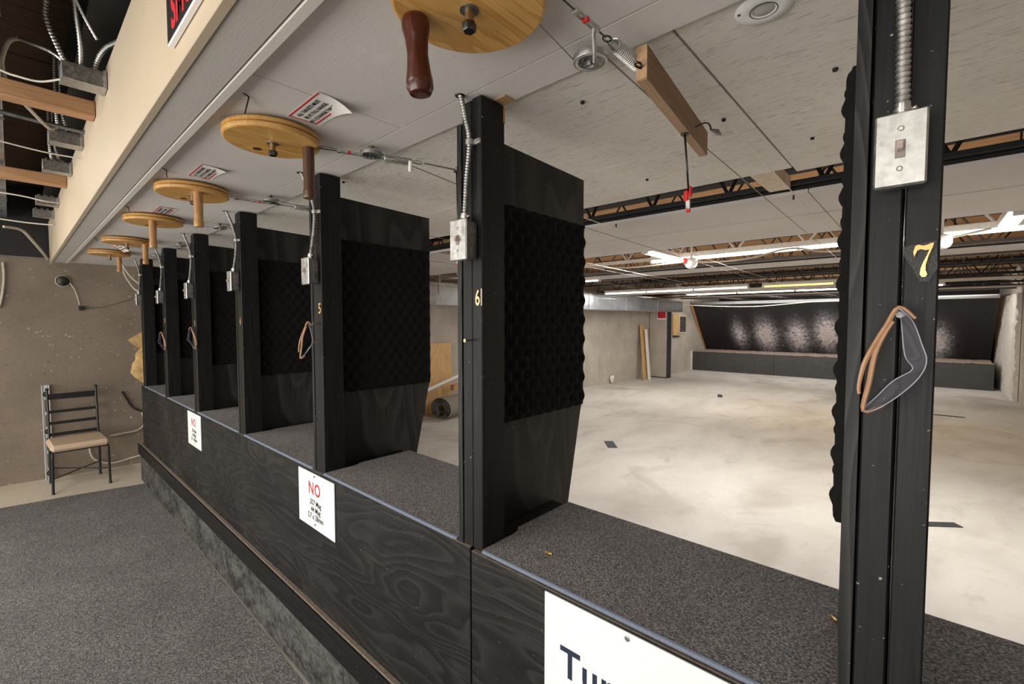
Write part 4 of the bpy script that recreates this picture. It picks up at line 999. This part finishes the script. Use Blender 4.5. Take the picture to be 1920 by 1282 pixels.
# end door / wing wall with red sign
MB().box((0, 0, 0), (.565, .27, 2.10), .004).build('door_1', M['range_wall'], None, (-6.42, 13.47, .0005))
tag(bpy.data.objects['door_1'], 'thick grey door wing standing open from the left range wall', kind='structure')
MB().box((.566, -.006, .0), (.590, .276, 2.10), .002).build('door_edge', M['tape'], bpy.data.objects['door_1']); MB().box((.0, -.007, .0), (.566, -.001, .03)).build('door_sweep', M['tape'], bpy.data.objects['door_1'])
t = thing('wall_sign', 'small red sign with white border high on the thick door wing', 'sign', (-6.17, 13.462, 1.80), 0)
MB().box((0, -.006, 0), (.28, .006, .26), .001).build('board', M['sign_white'], t); MB().box((.015, -.008, .04), (.275, -.0055, .252)).build('face', M['sign_red'], t)
# boards leaning, vent, plywood
def lean_board(label, x, y, w, h, d, mat, th=.03, rz=0):
    t = MB().box((0, 0, 0), (th, w, h), .002).build('leaning_board', M[mat], None, (x, y, .001), (R(-4), R(-d), rz)); return tag(t, label, 'board', 'boards leaning at the left range wall')
lean_board('wide raw leaning board by the thick door wing, left one', -6.22, 12.68, .24, 1.66, 7.0, 'ply_raw')
lean_board('white narrow leaning board by the thick door wing, right one', -6.13, 12.80, .13, 1.52, 7.0, 'sign_white')
lean_board('thin short dark leaning stick behind the white leaning board', -6.30, 13.20, .04, 1.52, 4.0, 'lumber', .02)
t = thing('wall_vent', 'louvred metal vent in a pale frame near the bullet trap', 'vent', (wx(15.45)+.012, 15.45, 1.32), math.atan(-.055))
MB().box((0, 0, 0), (.03, .56, .64), .003).build('frame', M['lumber_pale'], t); MB().box((.028, .05, .05), (.034, .51, .59)).build('core', M['galv_dark'], t)
for k in range(6): MB().box((.030, .05, .07+.088*k), (.046, .51, .115+.088*k), .002, Matrix.Rotation(R(18), 3, 'Y')).build('louvre', M['galv'], t)
t = thing('wall_plank', 'upright orange wooden planks left of the louvred vent', 'plank', (wx(15.0)+.012, 15.02, 1.27), math.atan(-.055))
for k in range(3): MB().box((0, .125*k, 0), (.03, .125*k+.121, .73), .002).build('plank', M['ply_raw'], t)
tag(MB().box((0, 0, 0), (.06, .44, .04), .003).build('shelf_bracket', M['tape'], None, (wx(15.0)+.012, 15.05, 1.21), (0, 0, math.atan(-.055))), 'dark shelf strip under the orange planks', 'shelf')
tag(MB().box((0, 0, 0), (.02, .62, 1.335), .002).build('plywood_sheet', M['ply_raw'], None, (wx(5.1)+.10, 5.10, .001), (0, R(-3), math.atan(-.055))), 'upright raw plywood sheet against the left range wall', 'plywood')
tag(MB().cyl((-6.72, 5.0, .46), (-6.50, 5.95, .80), .035, .035, 14).build('white_pipe', M['sign_white'], None), 'white plastic pipe leaning across the plywood sheet', 'pipe')
tag(MB().box((0, 0, 0), (.10, .45, .10), .003).build('lumber_block', M['lumber'], None, (-6.52, 5.45, .47), (0, 0, R(8))), 'raw lumber offcut on top of the rolled felt', 'lumber')
t = thing('felt_roll', 'grey felt pieces folded and piled beside the plywood sheet', 'felt', (-6.38, 5.35, .001), R(10))
for k in range(4):
    r0 = .19-.035*k; pts = [(r0*1.25*math.cos(a), max(.012, .20+r0*math.sin(a)*1.0)) for a in [math.pi*(-.35+1.7*j/18) for j in range(19)]]
    ins = [(p[0]*.93, max(.024, p[1]-.012)) for p in pts]
    V = [(x, -.28, z) for x, z in pts]+[(x, .28, z) for x, z in pts]+[(x, -.28, z) for x, z in ins]+[(x, .28, z) for x, z in ins]; n = 19; F = []
    for j in range(n-1): F += [(j, j+1, n+j+1, n+j), (2*n+j, 3*n+j, 3*n+j+1, 2*n+j+1), (j, 2*n+j, 2*n+j+1, j+1), (n+j, n+j+1, 3*n+j+1, 3*n+j)]
    F += [(0, n, 3*n, 2*n), (n-1, 3*n-1, 4*n-1, 2*n-1)]
    m = MB(); m.faces(V, F); m.smooth = True; m.build('felt_layer', M['felt'], t)
lump('torn_paper', 'small torn white scrap at the foot of the left range wall', 'scrap', wp(11.35, .13, .05), (.035, .09, .11), M['paper'], 2)

# bullet trap
t = thing('bullet_trap', 'black bullet trap with low front wall and lead-splashed steel plates', 'trap', (0, 16.5, 0), 0)
xs = [-6.20, -3.6, -1.1, 1.30]
for a, b in zip(xs, xs[1:]): MB().box((a+.003, 0, .001), (b-.003, .06, .665), .003).build('front_board', M['trough'], t)
MB().box((-6.20, .07, .001), (1.30, 2.0, .60)).build('trough_fill', M['black_wall'], t)
nx, ny = 90, 14; V = []; F = []
for j in range(ny+1):
    for i in range(nx+1): V.append((-6.20+7.5*i/nx, .03+1.6*j/ny, .655+random.uniform(0, .022)+.03*j/ny))
for j in range(ny):
    for i in range(nx): a = j*(nx+1)+i; F.append((a, a+1, a+nx+2, a+nx+1))
m = MB(); m.faces(V, F); tag(m.build('debris', M['debris'], t), 'layer of dusty brown debris', kind='stuff')
CEN = [(-4.86, 1.28, .20, .36, .50), (-4.03, 1.26, .27, .40, .75), (-3.10, 1.24, .27, .40, .60), (-2.28, 1.36, .26, .40, .85), (-1.45, 1.28, .27, .40, .7), (-.55, 1.25, .27, .40, .7), (.20, 1.12, .24, .40, .7)]
sm = splatter_mat(CEN)
xs = [-6.18, -3.9, -1.6, 1.32]
for a, b in zip(xs, xs[1:]):
    m = MB(); m.faces([(a+.003, 1.40, .60), (b-.003, 1.40, .60), (b-.003, -.12, 2.34), (a+.003, -.12, 2.34), (a+.003, 1.43, .62), (b-.003, 1.43, .62), (b-.003, -.09, 2.36), (a+.003, -.09, 2.36)], [(0, 1, 2, 3), (7, 6, 5, 4), (0, 4, 5, 1), (3, 2, 6, 7), (0, 3, 7, 4), (1, 5, 6, 2)])
    m.build('steel_plate', sm, t)
MB().box((-6.18, -.16, 2.32), (1.32, .0, 2.42), .003).build('top_rail', M['galv_dark'], t)
m = MB(); m.faces([(-6.24, 1.40, .60), (-6.19, 1.40, .60), (-6.19, -.12, 2.34), (-6.24, -.12, 2.34), (-6.24, 1.33, .56), (-6.19, 1.33, .56), (-6.19, -.20, 2.30), (-6.24, -.20, 2.30)], [(0, 1, 2, 3), (7, 6, 5, 4), (0, 4, 5, 1), (3, 2, 6, 7), (0, 3, 7, 4), (1, 5, 6, 2)]); m.build('side_strip', M['lumber'], t)
MB().box((-6.27, -.03, .001), (-6.205, .06, .68), .004).build('white_edge', M['white_foam'], t)
# insulation at the right end
V = []; F = []; ny, nz = 40, 30
for j in range(nz+1):
    for i in range(ny+1):
        V.append((1.50-.035-.05*random.random()*(.3+.7*(1-i/ny))-.12*max(0, (i/ny-.45)), 14.6+3.4*i/ny, .002+2.36*j/nz))
for j in range(nz):
    for i in range(ny): a = j*(ny+1)+i; F.append((a, a+1, a+ny+2, a+ny+1))
b = len(V); V += [(1.51, 14.6, .002), (1.51, 18.0, .002), (1.51, 18.0, 2.362), (1.51, 14.6, 2.362)]
F.append((b, b+1, b+2, b+3)); F.append(tuple(j*(ny+1) for j in range(nz+1))+(b+3, b)); F.append(tuple(j*(ny+1)+ny for j in range(nz+1))+(b+2, b+1))
F.append(tuple(range(0, ny+1))+(b+1, b)); F.append(tuple(range(nz*(ny+1), nz*(ny+1)+ny+1))+(b+2, b+3))
m = MB(); m.faces(V, F); m.smooth = True; tag(m.build('wall_insulation', M['white_foam'], None), 'rough white insulation on the right wall beside the bullet trap', 'insulation')
# strips lying on the range floor
for (x, y, w, l, a, lab) in [(-3.26, 5.66, .13, .34, R(40), 'dark strip on the range floor seen right of the post marked six'), (.115, 5.29, .09, .36, R(-52), 'dark strip on the range floor just right of the near post'), (-3.52, 11.1, .10, .4, R(20), 'small dark strip far away on the middle of the range floor'), (.36, 11.57, .08, .42, R(-88), 'thin dark strip far away right of the near post'), (-.45, 14.5, .1, .35, R(-60), 'pale scrap on the floor before the bullet trap')]:
    tag(MB().box((-w/2, -l/2, 0), (w/2, l/2, .006), .001).build('floor_strip', M['tape'] if 'dark' in lab else M['paper'], None, (x, y, .0005), (0, 0, a)), lab, 'strip', 'strips on the range floor' if 'dark' in lab else None)
